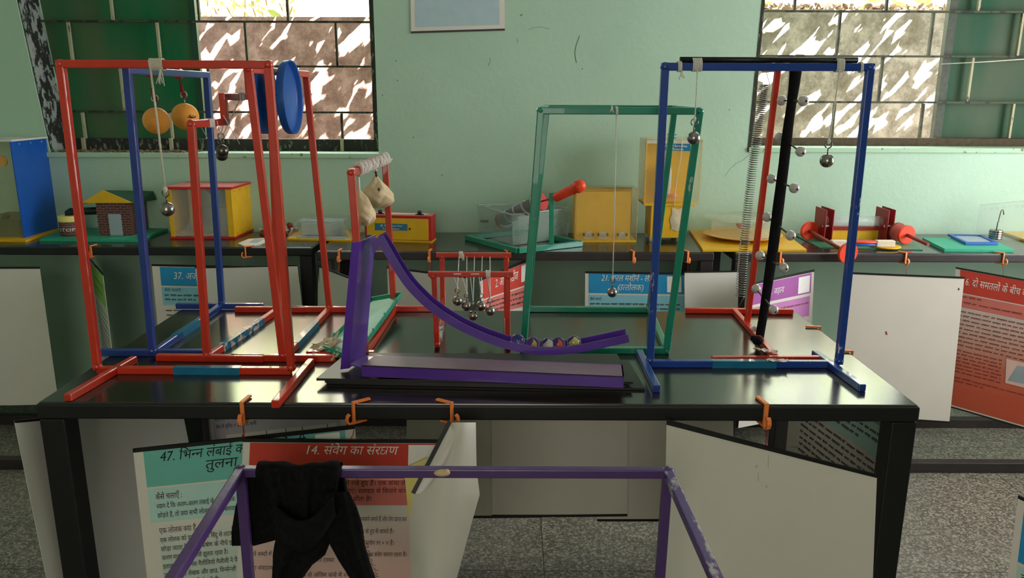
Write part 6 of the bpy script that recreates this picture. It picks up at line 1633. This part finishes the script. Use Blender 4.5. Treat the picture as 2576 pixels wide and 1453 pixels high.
# ================================================================ PURPLE STAND AND SCARF IN FRONT
YB = 1.25
w_ = .0165
pl_, pr_ = onY(606, 1193, YB), onY(1680, 1180, YB); zz = (pl_.z + pr_.z) / 2; pl_.z = pr_.z = zz
ps = thing('floor_stand', 'purple steel box frame standing on the floor in front of the black table', 'frame', ((pl_.x + pr_.x) / 2, .95, 0))
fl_ = onZ(437, 1453, zz); fr_ = onZ(1800, 1453, zz)
ext = lambda a, b: a + (b - a) * ((YB - .66) / (YB - b.y))
fl_, fr_ = ext(pl_, fl_), ext(pr_, fr_)
bars(ps, [('rear_bar', pl_, pr_), ('side_bar', pl_, fl_), ('front_bar', fl_, fr_)], 'violet_paint', w_)
bars(ps, [('side_bar', pr_, fr_)], 'violet_chip', w_)
for p, bx in ((pl_, onY(627, 1453, YB)), (pr_, onY(1660, 1453, YB))):
    f = zz / (zz - bx.z); q = V((p.x + (bx.x - p.x) * f, YB, .001)); bars(ps, [('leg', q, p)], 'violet_paint', w_)
for p in (fl_, fr_): bars(ps, [('leg', V((p.x, p.y, .001)), p)], 'violet_paint', w_)
weld(ps, [pl_, pr_], 'violet_paint', .0125)
c = onY(1112, 1189, YB - .012)
mb = MB(); mb.sphere(c, .0105, 14, 10, (1.35, .7, .55)); mb.sphere(c + V((.008, 0, .001)), .006, 10, 8); mb.build('putty_lump', 'putty', ps)

# scarf: knotted round the bar with three hanging tails
sf = thing('scarf', 'black cloth scarf knotted over the purple bar, its tails hanging', 'scarf', onY(755, 1185, YB))
rs = random.Random(8)
def cloth(outl, Y0, depth, folds, name, nu=44, nv=50, seed=0, back=.0):
    """cloth panel between a left and a right outline given as rows (y, x left, x right)"""
    def fn(u, v, o=0.0):
        f = v * (len(outl) - 1); k = min(int(f), len(outl) - 2); g = f - k; g = g * g * (3 - 2 * g)
        y = outl[k][0] * (1 - g) + outl[k + 1][0] * g; x0 = outl[k][1] * (1 - g) + outl[k + 1][1] * g; x1 = outl[k][2] * (1 - g) + outl[k + 1][2] * g
        rid = sum(a * math.sin(fr * 2 * math.pi * u + ph + sl * v) for a, fr, ph, sl in folds)
        Yv = Y0 - depth * math.sin(math.pi * min(max(u, 0), 1)) ** .6 - rid + o
        return onY(x0 + (x1 - x0) * u, y, Yv)
    mb = MB(); mb.grid(lambda u, v: fn(u, v), nu, nv); mb.grid(lambda u, v: fn(u, v, .006), nu, nv)
    for uu in (0, 1): mb.grid(lambda a, b: fn(uu, b, .006 * a), 1, nv)
    mb.grid(lambda a, b: fn(a, 1, .006 * b), nu, 1); mb.grid(lambda a, b: fn(a, 0, .006 * b), nu, 1)
    return mb.build(name, 'cloth_black', sf)
fo = [(.0045, 2.2, .3, .8), (.003, 4.1, 1.4, -1.2), (.0016, 8.3, 2.0, 2.0)]
# part over the bar, turned round it
def over(u, v):
    a_ = math.pi * (1.15 - 1.5 * v); r = .0155 + .003 * math.sin(9 * u) + .0015 * math.sin(21 * u + 1)
    xl, xr = onY(650, 1185, YB).x, onY(858, 1182, YB).x
    return V((xl + (xr - xl) * u, YB + r * math.cos(a_), zz + r * math.sin(a_)))
MB().grid(over, 46, 14).build('bar_wrap', 'cloth_black', sf)
cloth([(1176, 652, 858), (1215, 668, 852), (1255, 682, 842), (1300, 690, 836), (1350, 692, 832), (1392, 700, 812)], YB - .014, .018, fo, 'front_drape')
cloth([(1192, 618, 690), (1230, 606, 700), (1275, 592, 712), (1325, 584, 722), (1352, 582, 716), (1372, 584, 640)], YB + .018, .006, [(.002, 1.5, 0, 1), (.0015, 3.0, 1, 1)], 'left_tail')
cloth([(1190, 845, 868), (1230, 838, 874), (1262, 830, 888), (1300, 826, 905)], YB + .014, .006, [(.002, 1.5, 0, 1)], 'rear_drape')
cloth([(1236, 822, 878), (1275, 806, 898), (1320, 812, 912), (1370, 830, 918), (1410, 852, 930), (1450, 878, 944), (1560, 930, 985)], YB - .028, .018, [(.004, 1.2, .6, 1.5), (.002, 3.2, 0, 2)], 'right_tail')
cloth([(1345, 696, 832), (1370, 690, 828), (1395, 686, 818), (1420, 686, 786), (1453, 684, 762), (1560, 670, 735)], YB - .030, .020, [(.004, 1.4, 0, 1.0), (.002, 3.6, 1, 1.6)], 'front_tail')
# the knot band crossing the front
def knot(u, v):
    a0, a1 = onY(694, 1300, YB - .045), onY(846, 1262, YB - .050)
    p = a0.lerp(a1, v) + V((0, -.012 * math.sin(math.pi * v), -.040 * math.sin(math.pi * v)))
    r = .022 + .006 * math.sin(math.pi * v) + .0015 * math.sin(5 * 2 * math.pi * u + 4 * v); a_ = 2 * math.pi * u
    return p + V((0, -.55 * r * math.cos(a_), r * math.sin(a_)))
MB().grid(knot, 40, 36).build('knot', 'cloth_black', sf)
mb = MB()
for k in range(34):
    f = k / 33; p = onY(906 + 40 * f + rs.uniform(-2, 2), 1335 + 118 * f, YB - .034); mb.tube([p, p + V((rs.uniform(.002, .008), rs.uniform(-.003, .003), rs.uniform(-.003, .001)))], .0004, 4)
for k in range(26):
    f = k / 25; p = onY(585 + 2 * f, 1322 + 48 * f, YB + .012); mb.tube([p, p + V((-rs.uniform(.001, .003), 0, rs.uniform(-.002, .001)))], .0004, 4)
fr_o = mb.build('fringe', 'cloth_black', sf); fr_o['kind'] = 'stuff'
